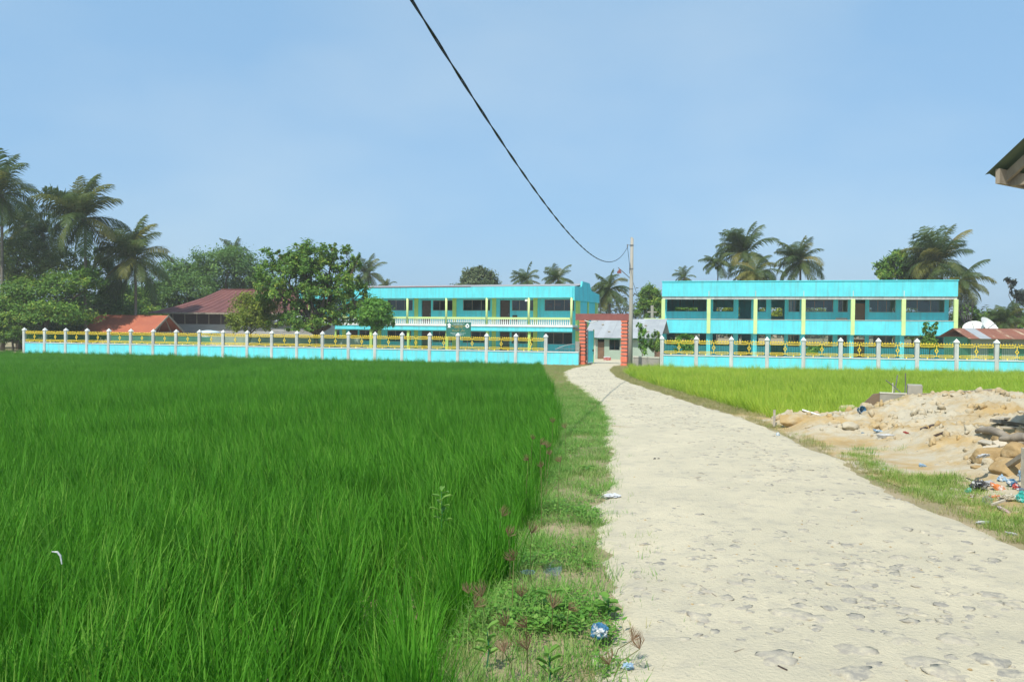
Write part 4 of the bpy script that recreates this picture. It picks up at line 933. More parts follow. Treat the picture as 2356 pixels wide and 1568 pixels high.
# ------------------------------------------------------------------ trees
GR = {
 'mid': leafmat('leaves_mid', [(0.073, 0.174, 0.025), (0.121, 0.248, 0.036), (0.186, 0.330, 0.051), (0.422, 0.494, 0.076)], .35),
 'olive': leafmat('leaves_olive', [(0.132, 0.199, 0.027), (0.207, 0.276, 0.033), (0.281, 0.345, 0.045), (0.363, 0.414, 0.060)], .3),
 'dark': leafmat('leaves_dark', [(0.067, 0.151, 0.035), (0.100, 0.206, 0.046), (0.148, 0.271, 0.057), (0.218, 0.355, 0.068)], .3),
 'grey': leafmat('leaves_grey', [(0.114, 0.169, 0.049), (0.162, 0.229, 0.061), (0.218, 0.287, 0.081), (0.266, 0.337, 0.095)], .3),
 'bright': leafmat('leaves_bright', [(0.079, 0.221, 0.029), (0.132, 0.313, 0.042), (0.202, 0.405, 0.064), (0.334, 0.534, 0.096)], .35),
 'pale': leafmat('leaves_pale', [(.09, .14, .06), (.13, .18, .08), (.17, .22, .10), (.22, .26, .12)], .3),
 'dusk': leafmat('leaves_blue', [(0.039, 0.065, 0.058), (0.065, 0.091, 0.078), (0.091, 0.117, 0.091), (0.130, 0.156, 0.117)], .25),
}
def leaves(blobs, n, size, seed, clump=.34, fill=.38, droop=.0, loose=1.08):
    """leaf-sized faces gathered in clumps near the surface of several ellipsoids"""
    r = np.random.default_rng(seed); vol = np.array([(b[3] * b[4] * b[5]) ** .67 for b in blobs]); vol /= vol.sum()
    V = []; T = []
    for b, f in zip(blobs, vol):
        c = np.array(b[:3]); R = np.array(b[3:6]); nl = int(n * f); nc = max(6, int(nl / 45))
        d = r.normal(size=(nc, 3)); d /= np.linalg.norm(d, axis=1)[:, None]; d[:, 2] = np.where(d[:, 2] < -.55, -d[:, 2], d[:, 2])
        rad = np.where(r.random(nc) < fill, r.uniform(.35, .8, nc), r.uniform(.8, loose, nc))
        cc = d * rad[:, None]; ct = r.uniform(-.25, .25, nc); k = r.integers(0, nc, nl)
        s = clump * r.uniform(.6, 1.3, nc)[k][:, None]
        p = (cc[k] + r.normal(size=(nl, 3)) * s * .42)
        nrm = d[k] * .6 + r.normal(size=(nl, 3)) * .55 + np.array([0, 0, .55]); nrm /= np.linalg.norm(nrm, axis=1)[:, None]
        p = c + p * R
        t1 = np.cross(nrm, r.normal(size=(nl, 3))); t1 /= np.linalg.norm(t1, axis=1)[:, None]; t2 = np.cross(nrm, t1)
        L = size * r.uniform(.6, 1.25, nl)[:, None]; w_ = L * .42
        t1 = t1 * L; t1[:, 2] -= droop * L[:, 0]; bend = nrm * L * .12
        V.append(np.stack([p - t1 * .5, p + t2 * w_ * .5 + bend, p + t1 * .5, p - t2 * w_ * .5 + bend], 1).reshape(-1, 3))
        T.append(np.repeat(np.clip(r.beta(2, 2.6, nl) + ct[k], 0, 1), 4))
    return np.concatenate(V), np.concatenate(T)
def npmesh(name, V, k, tint, mat):
    n = len(V); me = bpy.data.meshes.new(name); me.vertices.add(n); me.vertices.foreach_set('co', V.astype(np.float32).ravel())
    nf = n // k; me.loops.add(n); me.loops.foreach_set('vertex_index', np.arange(n, dtype=np.int32)); me.polygons.add(nf); me.polygons.foreach_set('loop_start', np.arange(0, n, k, dtype=np.int32))
    a = me.attributes.new('tint', 'FLOAT', 'POINT'); a.data.foreach_set('value', tint.astype(np.float32)); me.materials.append(mat); me.update(calc_edges=True); return me
def limb(b, p0, p1, r0, r1, rr, seg=5, wob=.12):
    p0, p1 = Vector(p0), Vector(p1); L = (p1 - p0).length; pts = []
    for i in range(seg + 1):
        t = i / seg; q = p0.lerp(p1, t)
        if 0 < i < seg: q += Vector((rr.gauss(0, 1), rr.gauss(0, 1), rr.gauss(0, .6))) * L * wob * .5
        q.z += .12 * L * math.sin(t * 1.57) * (1 - t); pts.append(q)
    b.tube(pts, [r0 + (r1 - r0) * i / seg for i in range(seg + 1)], 6); return pts
def tree(name, label, px, d, blobs, mat, n, size, seed, trunk=.18, group=None, base=GZ_END, cat='tree', **kw):
    rr = random.Random(seed); b0 = P(px, 800, d); root = empty(name, (b0.x, d, base)); tag(root, label, cat, group)
    bl_ = []
    for (bx, by, rx, ry_) in blobs:
        q = P(bx, by, d + rr.uniform(-.5, .5) * rx * d / FPX); s = d / FPX
        bl_.append((q.x - b0.x, q.y - d, q.z - base, rx * s, max(rx, ry_) * s * .85, ry_ * s))
    V, T = leaves(bl_, int(n * 1.9), size * 1.08, seed, **kw); link('crown', npmesh('crown', V, 4, T, mat), root)
    b = MB(); low = min(q[2] - q[5] * .4 for q in bl_); zt = max(.4, low)
    fork = Vector((bl_[0][0] * .1, 0, zt * .85)); limb(b, (0, 0, -.3), fork, trunk, trunk * .75, rr, 5, .06)
    for q in bl_:
        e = limb(b, fork, (q[0], q[1], q[2]), trunk * .55, trunk * .15, rr)
        for _ in range(3):
            dv = Vector((rr.gauss(0, 1), rr.gauss(0, 1), rr.gauss(.3, 1))).normalized()
            limb(b, e[-2], (q[0] + dv.x * q[3] * .9, q[1] + dv.y * q[4] * .9, q[2] + dv.z * q[5] * .9), trunk * .18, trunk * .04, rr, 4)
    b.build('trunk', M['bark'], root, True); return root
TL = 'trees behind the school fence'
tree('orchard_tree', 'large spreading green tree with yellow-tipped leaves before the left school block', 735, 69, [(655, 612, 48, 38), (715, 592, 48, 30), (775, 605, 42, 34), (690, 655, 72, 50), (762, 662, 62, 50), (722, 712, 78, 44), (636, 682, 42, 48), (806, 640, 24, 46), (775, 735, 42, 28), (655, 742, 40, 26), (720, 752, 60, 18), (800, 700, 26, 40), (690, 610, 60, 40), (604, 640, 14, 20), (832, 672, 14, 22), (764, 572, 12, 13), (690, 570, 13, 9), (640, 588, 14, 13), (822, 600, 11, 17), (796, 580, 9, 13), (615, 605, 10, 12)], GR['mid'], 12000, .32, 11, .28, TL, clump=.24, loose=1.36)
tree('orchard_tree', 'rounded olive-green tree at the left foot of the large spreading tree', 575, 70, [(572, 722, 42, 42), (602, 742, 32, 28), (550, 748, 24, 24), (612, 702, 26, 28)], GR['olive'], 6500, .22, 12, .14, TL)
tree('orchard_tree', 'small dense green tree standing before the left school balcony', 862, 67.5, [(862, 722, 36, 30), (850, 745, 28, 22), (882, 742, 22, 22), (868, 706, 24, 18)], GR['bright'], 5000, .24, 13, .1, TL, clump=.4)
tree('forest_tree', 'tall dark dome-shaped tree behind the brown-roofed house', 520, 108, [(520, 622, 72, 46), (468, 642, 46, 40), (575, 642, 40, 40), (520, 680, 90, 34), (600, 660, 30, 34)], GR['dark'], 11000, .36, 14, .35, TL, loose=1.2)
tree('forest_tree', 'dark bushy tree left of the brown roof beyond the palms', 400, 100, [(400, 640, 50, 42), (432, 672, 60, 40), (360, 685, 50, 44), (330, 720, 50, 40), (410, 715, 60, 34)], GR['dark'], 9500, .34, 15, .3, TL)
tree('forest_tree', 'grey-green feathery tree at the left edge of the picture', 45, 82, [(38, 588, 68, 42), (105, 606, 46, 42), (10, 630, 50, 50), (80, 640, 60, 36)], GR['grey'], 9000, .26, 16, .3, TL)
tree('forest_tree', 'bright green layered tree low in the left grove', 110, 78, [(60, 690, 70, 44), (150, 668, 58, 40), (205, 650, 34, 30), (110, 730, 90, 34), (20, 720, 50, 40)], GR['mid'], 10000, .30, 17, .25, TL)
tree('forest_tree', 'dense dark tree filling the grove behind the first fence bays', 210, 86, [(190, 720, 80, 50), (255, 700, 40, 46), (90, 755, 100, 40), (280, 740, 50, 40), (20, 770, 60, 36), (180, 775, 80, 24), (255, 650, 46, 44), (165, 615, 44, 44), (230, 600, 26, 30)], GR['dark'], 14000, .34, 18, .3, TL)
tree('forest_tree', 'yellowish green bush at the left end of the fence', 30, 76, [(25, 775, 40, 22), (70, 780, 24, 18), (0, 740, 30, 30)], GR['mid'], 3500, .26, 19, .12, TL)
tree('forest_tree', 'dark green tree behind the rust-red shelter roof', 300, 94, [(300, 700, 50, 44), (270, 740, 46, 30), (345, 735, 40, 30)], GR['mid'], 5500, .32, 20, .2, TL)
tree('far_tree', 'pale hazy round tree above the left school roof', 1100, 112, [(1084, 642, 24, 22), (1122, 644, 22, 20), (1102, 630, 22, 16), (1100, 660, 44, 16)], GR['pale'], 4200, .36, 21, .2, TL, clump=.4)
tree('far_tree', 'dark rounded tree behind the slim concrete post', 1493, 98, [(1495, 690, 26, 30), (1478, 715, 20, 20), (1512, 712, 20, 24)], GR['mid'], 3800, .32, 22, .2, TL)
tree('far_tree', 'leafy dark tree behind the right school roof near its right end', 2060, 88, [(2035, 622, 22, 20), (2062, 600, 26, 20), (2092, 628, 38, 24), (2030, 640, 20, 12), (2110, 605, 24, 20), (2120, 650, 40, 24)], GR['mid'], 5200, .38, 23, .2, TL, clump=.45, droop=.3)
tree('far_tree', 'thin tree with bluish leaf tufts at the right edge', 2345, 82, [(2326, 655, 9, 12), (2334, 678, 8, 10), (2350, 690, 12, 22), (2340, 720, 14, 12), (2318, 645, 6, 6)], GR['dusk'], 900, .34, 24, .1, TL, clump=.5)
tree('far_tree', 'dark undergrowth beside the right end of the right school block', 2225, 80, [(2222, 725, 24, 26), (2245, 745, 30, 18), (2205, 745, 14, 30)], GR['dark'], 3200, .3, 25, .12, TL)
tree('far_tree', 'dark low tree behind the satellite dishes', 2310, 90, [(2300, 740, 40, 20), (2345, 745, 34, 22), (2270, 735, 24, 16)], GR['mid'], 3400, .32, 26, .12, TL)
tree('yard_shrub', 'climbing shrub at the left corner of the right fence', 1510, 58.2, [(1508, 790, 12, 26), (1500, 806, 12, 12)], GR['mid'], 700, .18, 27, .05, TL, cat='shrub')
tree('yard_shrub', 'tall thin shrub before the low pale house right of the pole', 1478, 62, [(1478, 775, 12, 20), (1485, 800, 14, 20), (1472, 755, 8, 12)], GR['bright'], 700, .2, 28, .05, TL, cat='shrub')
tree('yard_shrub', 'young spreading tree before the right end of the right school block', 2140, 56, [(2132, 752, 8, 10), (2148, 756, 8, 9), (2140, 770, 12, 9), (2155, 748, 6, 6), (2125, 762, 6, 6), (2138, 790, 20, 20)], GR['mid'], 700, .2, 29, .045, TL, cat='shrub', clump=.5)
tree('yard_shrub', 'low green shrub behind the first bays of the right fence', 1575, 60, [(1575, 778, 16, 10), (1570, 800, 22, 14)], GR['bright'], 600, .26, 30, .04, TL, cat='shrub', clump=.5)
tree('yard_shrub', 'small bright shrub behind the middle of the right fence', 1876, 57, [(1876, 808, 18, 9)], GR['bright'], 350, .22, 31, .03, TL, cat='shrub', clump=.5)
for i_, (bx, by, rx, ry_, mt_, lab) in enumerate([(1580, 720, 50, 30, 'mid', 'shrubby tree behind the left windows of the right school block'), (1700, 715, 60, 34, 'olive', 'yellowish tree behind the second and third bays of the right school'), (1830, 715, 60, 32, 'olive', 'yellowish tree behind the middle windows of the right school'), (1960, 715, 60, 32, 'mid', 'shrubby tree behind the brown door bay of the right school'), (2100, 720, 60, 34, 'mid', 'shrubby tree behind the last bay of the right school')]):
    tree('garden_tree', lab, bx, 86, [(bx, by, rx, ry_), (bx - 25, by + 35, rx * .9, ry_), (bx + 25, by + 38, rx * .9, ry_)], GR[mt_], 2600, .34, 60 + i_, .12, TL)
# leafless tree
bt = empty('bare_tree', (P(2238, 800, 76).x, 76, GZ_END)); tag(bt, 'nearly leafless tree with forked branches behind the rusty roof', 'tree', TL)
rr = random.Random(5); b = MB(); tips = []
def grow(p, d, L, r, k):
    q = p + d * L; limb(b, p, q, r, r * .65, rr, 4, .07)
    if k == 0: tips.append(q); return
    for _ in range(3 if k > 1 else 2):
        nd = (d + Vector((rr.gauss(0, .5), rr.gauss(0, .35), rr.gauss(.1, .25)))).normalized(); grow(q, nd, L * rr.uniform(.6, .82), r * .6, k - 1)
grow(Vector((0, 0, 0)), Vector((.05, 0, 1)), 2.2, .12, 4)
b.build('trunk', mk('dark_bark', (.09, .08, .09), rough=.9), bt, True)
V, T = leaves([(q.x, q.y, q.z, .35, .35, .35) for q in tips[::6]], 260, .22, 77, .6); link('crown', npmesh('crown', V, 4, T, GR['dusk']), bt)
# far woodland
r_ = np.random.default_rng(9); V, T = leaves([(x, 190 + 25 * r_.random(), 1 + 2 * r_.random(), 9, 6, 5 + 2.5 * r_.random()) for x in np.arange(-190, 200, 9.0)], 30000, 1.5, 99, .5, .5)
o = link('distant_woodland', npmesh('distant_woodland', V, 4, T, leafmat('far_leaves', [(.05, .085, .045), (.07, .11, .06), (.10, .14, .08), (.12, .16, .09)], .2))); o.location.z = GZ_END; tag(o, 'low distant band of trees on the horizon', 'woodland', kind='stuff')

# ------------------------------------------------------------------ haze
hb_ = MB().box(-420, 420, -40, 330, -4, 17).build('haze', None); tag(hb_, 'thin bright haze hanging over the fields and trees', 'haze', kind='stuff')
hmat = bpy.data.materials.new('haze_air'); hmat.use_nodes = True; t_ = hmat.node_tree; t_.nodes.clear(); ho = t_.nodes.new('ShaderNodeOutputMaterial'); hv = t_.nodes.new('ShaderNodeVolumePrincipled')
hv.inputs['Color'].default_value = (1, 1, .97, 1); hv.inputs['Density'].default_value = .0006; hv.inputs['Anisotropy'].default_value = .0; t_.links.new(hv.outputs[0], ho.inputs['Volume'])
hb_.data.materials.append(hmat)

# ------------------------------------------------------------------ palms
M['frond'] = leafmat('palm_fronds', [(.045, .09, .03), (.075, .125, .038), (.11, .165, .048), (.20, .22, .07)], .48, .5, 'random')
M['frond_y'] = leafmat('yellowing_fronds', [(.09, .12, .03), (.15, .17, .035), (.22, .22, .05), (.33, .28, .09)], .48, .5, 'random')
def frond_mesh(elev, droop, seed, mat, n=40, L=1.0, wide=.30, wind=0.0):
    """one pinnate leaf of unit length: arching midrib with two rows of hanging leaflets"""
    r = random.Random(seed); b = MB(); p = Vector((0, 0, 0)); th = elev; seg = 10; mid = []; tang = []
    for i in range(seg + 1):
        mid.append(p.copy()); d = Vector((math.cos(th), 0, math.sin(th))); tang.append(d); p = p + d * (L / seg); th -= droop / seg * (.5 + i / seg)
    b.tube(mid, [.014 * (1 - .8 * i / seg) for i in range(seg + 1)], 4, False); b.t = [.85] * len(b.v)
    for i in range(n):
        t = .10 + .90 * (i + r.random() * .6) / n; f = min(t * seg, seg - 1e-3); k = int(f); q = mid[k].lerp(mid[k + 1], f - k) if k < seg else mid[-1]; tg = tang[min(k, seg)]
        ln = wide * (.55 + .6 * math.sin(math.pi * min(1, t * .95 + .06))) * r.uniform(.85, 1.1) * (1 if t < .85 else 1 - (t - .85) * 3)
        for s in (-1, 1):
            side = Vector((0, s, 0)); hang = r.uniform(.2, 1.0)
            d1 = (side * .75 + tg * .55 + Vector((0, 0, -hang * .35)) + Vector((wind, 0, 0))).normalized(); d2 = (side * .4 + tg * .5 + Vector((0, 0, -hang * 1.1)) + Vector((wind, 0, 0))).normalized()
            a = q; c = a + d1 * ln * .5; e = c + d2 * ln * .55; wv = tg * .0085
            b.add([a - wv, a + wv, c + wv * 1.3, c - wv * 1.3, e], [(0, 1, 2, 3), (3, 2, 4)], r.random())
    me = bpy.data.meshes.new('frond'); me.from_pydata(b.v, [], b.f); me.update()
    a = me.attributes.new('tint', 'FLOAT', 'POINT'); a.data.foreach_set('value', b.t); me.materials.append(mat); return me
FR = {}
for mk_, mm in (('g', M['frond']), ('y', M['frond_y'])):
    FR[mk_] = [(el, [frond_mesh(el, dr, 500 + i * 3 + j, mm) for j, dr in enumerate((dr0, dr0 * 1.35))]) for i, (el, dr0) in enumerate([(1.35, .9), (1.05, 1.3), (.7, 1.6), (.35, 1.6), (-.05, 1.4), (-.5, .9), (-1.0, .4)])]
def palm(label, px, py, d, rpx, seed, n=26, yel=.1, lean=0.0, group='coconut palms behind the school', base=GZ_END, dist=(5, 5, 5, 4, 4, 3, 2), trunk_r=.16, name='coconut_palm', windaz=2.6, wind=1.0):
    rr = random.Random(seed); top = P(px, py, d); L = 1.22 * rpx * d / FPX; n = int(n * 1.2); b0 = Vector((top.x - lean, d, base)); root = empty(name, b0); tag(root, label, 'palm', group)
    h = top.z - base; pts = [(lean * (i / 8) ** 1.6, 0, h * i / 8 - (.3 if i == 0 else 0)) for i in range(9)]
    MB().tube(pts, [trunk_r * 1.5] + [trunk_r * (1.1 - .35 * i / 8) for i in range(1, 9)], 8).build('trunk', M['palmbark'], root, True)
    tip = Vector(pts[-1])
    MB().tube([tip + Vector((0, 0, -.5)), tip + Vector((0, 0, .25))], [trunk_r * 1.3, trunk_r * .8], 7).build('crownshaft', M['palmbark'], root, True)
    tot = sum(dist); seq = []
    for k, w_ in enumerate(dist): seq += [k] * max(0, round(n * w_ / tot))
    ga = rr.random() * 6.28
    for i, k in enumerate(seq):
        az = ga + i * 2.39996; az += .5 * math.sin(windaz - az) * (1.0 if k < 3 else .4)       # fronds pushed round by the wind
        fam = 'y' if rr.random() < yel * (1.8 if k > 3 else .6) else 'g'
        me = FR[fam][k][1][rr.randrange(2)]; s = L * rr.uniform(.85, 1.12)
        tl = (-.38 if k < 3 else -.14) * wind; R3 = Matrix.Rotation(tl, 3, 'Y') @ Matrix.Rotation(az, 3, 'Z') @ Matrix.Rotation(rr.gauss(0, .14), 3, 'X') @ Matrix.Rotation(rr.gauss(0, .1), 3, 'Y')
        link('frond', me, root, tip + Vector((0, 0, .15)), R3.to_euler(), s)
    for i in range(4):
        a = rr.random() * 6.28
        link('coconut', NUT, root, tip + Vector((math.cos(a) * .25, math.sin(a) * .25, -.25 - .1 * rr.random())))
    return root
NUT = lump('coconut', mk('coconut_husk', (.20, .22, .05), rough=.5), 300, 2, .08, (.13, .13, .16))
palm('tall coconut palm cut by the left edge of the picture', 4, 452, 78, 88, 1, 26, .06)
palm('dark coconut palm crown behind the tall palm at the left edge', 62, 520, 92, 58, 2, 20, .05)
palm('tall coconut palm with windswept crown second from the left edge', 196, 505, 80, 92, 3, 30, .08, dist=(8, 6, 4, 3, 3, 2, 1))
palm('coconut palm with spreading crown left of the brown roof', 312, 598, 83, 84, 4, 30, .14, dist=(6, 6, 4, 3, 4, 3, 2))
palm('small coconut palm peeping above the dark dome-shaped tree', 541, 582, 122, 36, 5, 18, .05)
palm('slim coconut palm just right of the large spreading tree', 850, 632, 116, 40, 6, 20, .1, lean=.8)
palm('tiny far palm above the left end of the school roof', 893, 660, 124, 22, 7, 14, .1)
palm('left one of two palms above the left school roof', 1213, 648, 112, 36, 8, 18, .12)
palm('right one of two palms above the left school roof', 1285, 645, 106, 38, 9, 20, .15)
palm('coconut palm with drooping crown directly behind the gateway', 1403, 668, 92, 46, 10, 26, .22, dist=(3, 4, 4, 5, 5, 4, 2))
palm('tiny far palm above the left corner of the right school roof', 1576, 640, 118, 26, 11, 16, .05)
palm('slender areca palm left of the coconut palms behind the right school', 1652, 610, 90, 36, 12, 18, .05, trunk_r=.08, name='areca_palm', dist=(2, 4, 5, 5, 3, 2, 0))
palm('tallest coconut palm behind the right school roof', 1718, 588, 94, 64, 13, 28, .14, dist=(8, 6, 4, 3, 3, 2, 1))
palm('low yellowish coconut palm before the tallest one behind the right school', 1742, 632, 90, 60, 14, 24, .45, dist=(1, 2, 4, 5, 5, 3, 1))
palm('windswept coconut palm right of the tallest one behind the right school', 1842, 604, 92, 56, 15, 26, .15, dist=(5, 5, 4, 4, 4, 3, 1))
palm('large coconut palm above the right end of the right school roof', 2168, 606, 85, 78, 16, 30, .25, dist=(6, 5, 4, 3, 4, 3, 1))
palm('yellowing drooping palm beside the right end of the right school block', 2212, 650, 81, 58, 17, 24, .5, dist=(1, 2, 3, 5, 5, 4, 3))
palm('short bushy palm behind the right end of the rusty roof', 2318, 742, 78, 44, 18, 24, .2, dist=(4, 5, 5, 4, 3, 1, 0))
palm('bent green palm crown between the two tall palms on the left', 100, 545, 84, 48, 19, 18, .1)

# ------------------------------------------------------------------ rubble, timber and litter on the right
def at_mound(px, py, lift=0.0):
    r = ray(px, py); d = 5.0
    while d < 30:
        q = CAM + r * (d / r.y)
        if q.z <= top_z(q.x, q.y) - .03 + lift: return q
        d += .03
    return GH(px, py)
def thing1(name, me, label, cat, loc, rot=(0, 0, 0), sc=1, group=None):
    return tag(link(name, me, None, loc, rot, sc), label, cat, group)
def bar(name, label, cat, a, c, w_, h_, mat, group=None, roll=0.0):
    """a board or beam from a to c"""
    a, c = Vector(a), Vector(c); L = (c - a).length; rr = random.Random(label); b = MB(); n = 7; vs, fs = [], []
    for i in range(n + 1):
        x = L * i / n; j = lambda: rr.uniform(-.06, .06)
        vs += [(x, -w_ / 2 * (1 + j()), -h_ / 2 * (1 + j())), (x, w_ / 2 * (1 + j()), -h_ / 2 * (1 + j())), (x, w_ / 2 * (1 + j()), h_ / 2 * (1 + j())), (x, -w_ / 2 * (1 + j()), h_ / 2 * (1 + j()))]
    for i in range(n):
        for k in range(4): fs.append((i * 4 + k, i * 4 + (k + 1) % 4, i * 4 + 4 + (k + 1) % 4, i * 4 + 4 + k))
    fs += [(0, 1, 2, 3), (n * 4 + 3, n * 4 + 2, n * 4 + 1, n * 4)]
    me = b.add(vs, fs).mesh(name, mat); o = link(name, me); d = (c - a)
    q = d.to_track_quat('X', 'Z'); o.rotation_euler = (q.to_matrix() @ Matrix.Rotation(roll, 3, 'X')).to_euler(); o.location = a
    return tag(o, label, cat, group)
# concrete footing, block, and long rail at the back of the heap
q0, q1 = P(2024, 930, 16.6), P(2096, 930, 16.4)
b = MB(); d = (q1 - q0).xy.length
o = empty('concrete_footing', (q0.x, q0.y, gz(16.5) - .1), math.atan2(q1.y - q0.y, q1.x - q0.x)); tag(o, 'broken low concrete wall at the back of the earth heap', 'wall')
zt = P(2060, 906, 16.5).z - o.location.z
MB().box(0, d + .1, 0, .14, 0, zt).build('wall', M['concrete'], o); MB().box(0, d + .05, -.01, .15, zt, zt + .02).build('top', M['cream'], o)
MB().prism([(-.55, .1), (0, 0), (-.001, zt), (-.12, zt - .02), (-.35, zt * .6)], .02, .12).build('broken_end', mk('dirty_concrete', (.20, .15, .10), rough=.95, bump=.4), o)
q = P(2104, 911, 16.0); zb = P(2104, 928, 16.0).z
o = empty('concrete_block', (q.x, q.y, zb - .06), math.radians(-24)); tag(o, 'squared grey concrete block standing on the earth heap', 'block')
bm = bmesh.new(); bmesh.ops.create_cube(bm, size=1); bmesh.ops.bevel(bm, geom=bm.edges[:], offset=.03, segments=1, affect='EDGES')
me = bpy.data.meshes.new('block'); bm.to_mesh(me); bm.free(); me.materials.append(M['concrete']); ob = link('block', me, o, (0, 0, .27), (0, 0, 0), (.27, .34, .36))
bar('timber_rail', 'long weathered timber rail lying along the top of the earth heap', 'timber', P(2122, 909, 15.9), P(2305, 897, 15.6), .09, .07, M['greywood'])
for i, (x0, y0, x1, y1, lab) in enumerate([(2056, 905, 2065, 862, 'dark thin rod leaning right behind the concrete footing'), (2082, 905, 2083, 858, 'dark upright rod behind the concrete footing'), (2072, 902, 2038, 874, 'dark rod leaning far left behind the concrete footing'), (2053, 906, 2054, 880, 'short pale rod on top of the concrete footing')]):
    a, c = P(x0, y0, 16.55), P(x1, y1, 16.55); bb = MB().tube([a, a.lerp(c, .5) + Vector((.01, 0, 0)), c], .011, 6)
    tag(bb.build('steel_rod', M['cream'] if i == 3 else M['steel']), lab, 'rod', 'reinforcement rods by the footing')
a, c = P(1846, 944, 16.3), P(1916, 966, 15.7); z0_ = min(gz(16) + .0, c.z)
o = MB().add([(a.x, a.y, a.z), (c.x, c.y, c.z), (c.x, c.y + .02, z0_ - .05), (a.x - .1, a.y + .05, z0_ - .12), (a.x + .02, a.y + .05, a.z), (c.x + .02, c.y + .05, c.z), (c.x + .02, c.y + .07, z0_ - .05), (a.x - .08, a.y + .1, z0_ - .12)],
             [(0, 1, 2, 3), (4, 7, 6, 5), (0, 4, 5, 1), (1, 5, 6, 2), (2, 6, 7, 3), (3, 7, 4, 0)]).build('metal_sheet', M['darkwood']); tag(o, 'dark metal sheet leaning at the edge of the yellow-green rice', 'sheet')
MB().tube([a + Vector((0, -.01, .015)), c + Vector((0, -.01, .015))], .02, 5).build('rim', M['white'], o)
bar('wooden_stake', 'short wooden stake upright at the corner of the rice field', 'stake', GH(1781, 982), P(1782, 944, 15.6), .045, .04, M['greywood'])
bar('broken_board', 'pale split board lying at the left foot of the earth heap', 'board', at_mound(1858, 988, .04), at_mound(1936, 976, .05), .05, .03, M['palewood'])
bar('timber_plank', 'grey plank projecting from the right edge over the heap', 'plank', at_mound(2290, 968, .10), P(2372, 979, 12.2), .22, .05, M['greywood'])
bar('timber_plank', 'short pale board above the grey plank at the right edge', 'plank', at_mound(2300, 962, .08), P(2365, 957, 13.2), .12, .03, M['palewood'])
bar('timber_plank', 'thin pale lath below the grey plank at the right edge', 'plank', at_mound(2296, 983, .03), P(2370, 984, 11.6), .07, .03, M['palewood'])
for i, (x0, y0, x1, y1, lift, lab, r0) in enumerate([(2248, 992, 2352, 1010, .10, 'knotted driftwood log with a pointed end at the right edge', .055), (2300, 1010, 2365, 1004, .16, 'second grey log lying over the driftwood at the right edge', .05)]):
    a, c = at_mound(x0, y0, lift), at_mound(x1, y1, lift + .05); rr = random.Random(i + 3); b = MB(); pts = [a.lerp(c, t / 8) + Vector((0, rr.gauss(0, .03), .05 * math.sin(t * .6 + i) * (1 - i))) for t in range(9)]
    b.tube(pts, [r0 * (.35 + .65 * math.sin(min(1, (t + .6) / 4) * 1.57)) * rr.uniform(.85, 1.2) for t in range(9)], 8)
    tag(b.build('driftwood_log', M['greywood'], None, True), lab, 'log')
for i, (x0, y0, x1, y1, w_, lab) in enumerate([(2290, 1022, 2345, 1012, .13, 'tilted pale broken tile under the logs'), (2262, 1030, 2300, 1026, .05, 'small pale offcut left of the ochre boulders'), (2255, 1014, 2284, 1020, .07, 'whitish scrap of board under the driftwood log')]):
    bar('broken_board', lab, 'board', at_mound(x0, y0, .05), at_mound(x1, y1, .07), w_, .025, M['palewood'], None, .5)
def rock(name, mat, seed, sc):
    bm = bmesh.new(); bmesh.ops.create_icosphere(bm, subdivisions=4, radius=1); r = random.Random(seed); o = Vector((seed * 1.3, seed * .7, seed * .31))
    cuts = [(Vector((r.gauss(0, 1), r.gauss(0, 1), r.gauss(.2, .8))).normalized(), r.uniform(.5, .82)) for _ in range(11)]
    for v in bm.verts:
        c = v.co.copy()
        for n_, d_ in cuts:
            e = c.dot(n_) - d_
            if e > 0: c -= n_ * e * .9
        c *= 1.15 + .10 * mnoise.noise(c * 2.5 + o) + .06 * mnoise.noise(c * 6 + o) + .03 * mnoise.noise(c * 14 + o)
        v.co = Vector((c.x * sc[0], c.y * sc[1], c.z * sc[2]))
    me = bpy.data.meshes.new(name); bm.to_mesh(me); bm.free(); me.materials.append(mat); me.polygons.foreach_set('use_smooth', [True] * len(me.polygons)); return me
B_ = [(2288, 1058, .26, .16, .15, 'largest ochre boulder with a white cloth on its top'), (2320, 1088, .19, .15, .12, 'rounded ochre boulder below the largest one'), (2308, 1022, .17, .14, .12, 'ochre boulder under the logs'), (2336, 1050, .15, .13, .12, 'ochre boulder at the right edge beside the largest one'), (2250, 1078, .08, .06, .04, 'small flat ochre stone left of the boulders'), (2304, 1072, .12, .1, .08, 'wedge-shaped ochre stone between the boulders'),
      (1833, 972, .36, .2, .14, 'long sandy boulder at the left end of the heap'), (1950, 946, .2, .15, .12, 'sandy lump of earth near the blue cup'), (1996, 942, .22, .12, .12, 'tilted sandy slab before the concrete footing'), (1955, 985, .16, .12, .08, 'cracked earth clod low on the heap'), (2015, 985, .16, .1, .07, 'broken earth slab beside the white tray'), (2200, 912, .12, .1, .06, 'orange-brown clod under the timber rail')]
for i, (px, py, sx, sy, sz, lab) in enumerate(B_):
    q = at_mound(px, py); me = rock('boulder', M['boulder'] if i < 6 else M['mound'], 400 + i, (sx, sy, sz))
    thing1('boulder', me, lab, 'boulder', q + Vector((0, 0, sz * .35)), (0, 0, rng.normal(0, .3)))
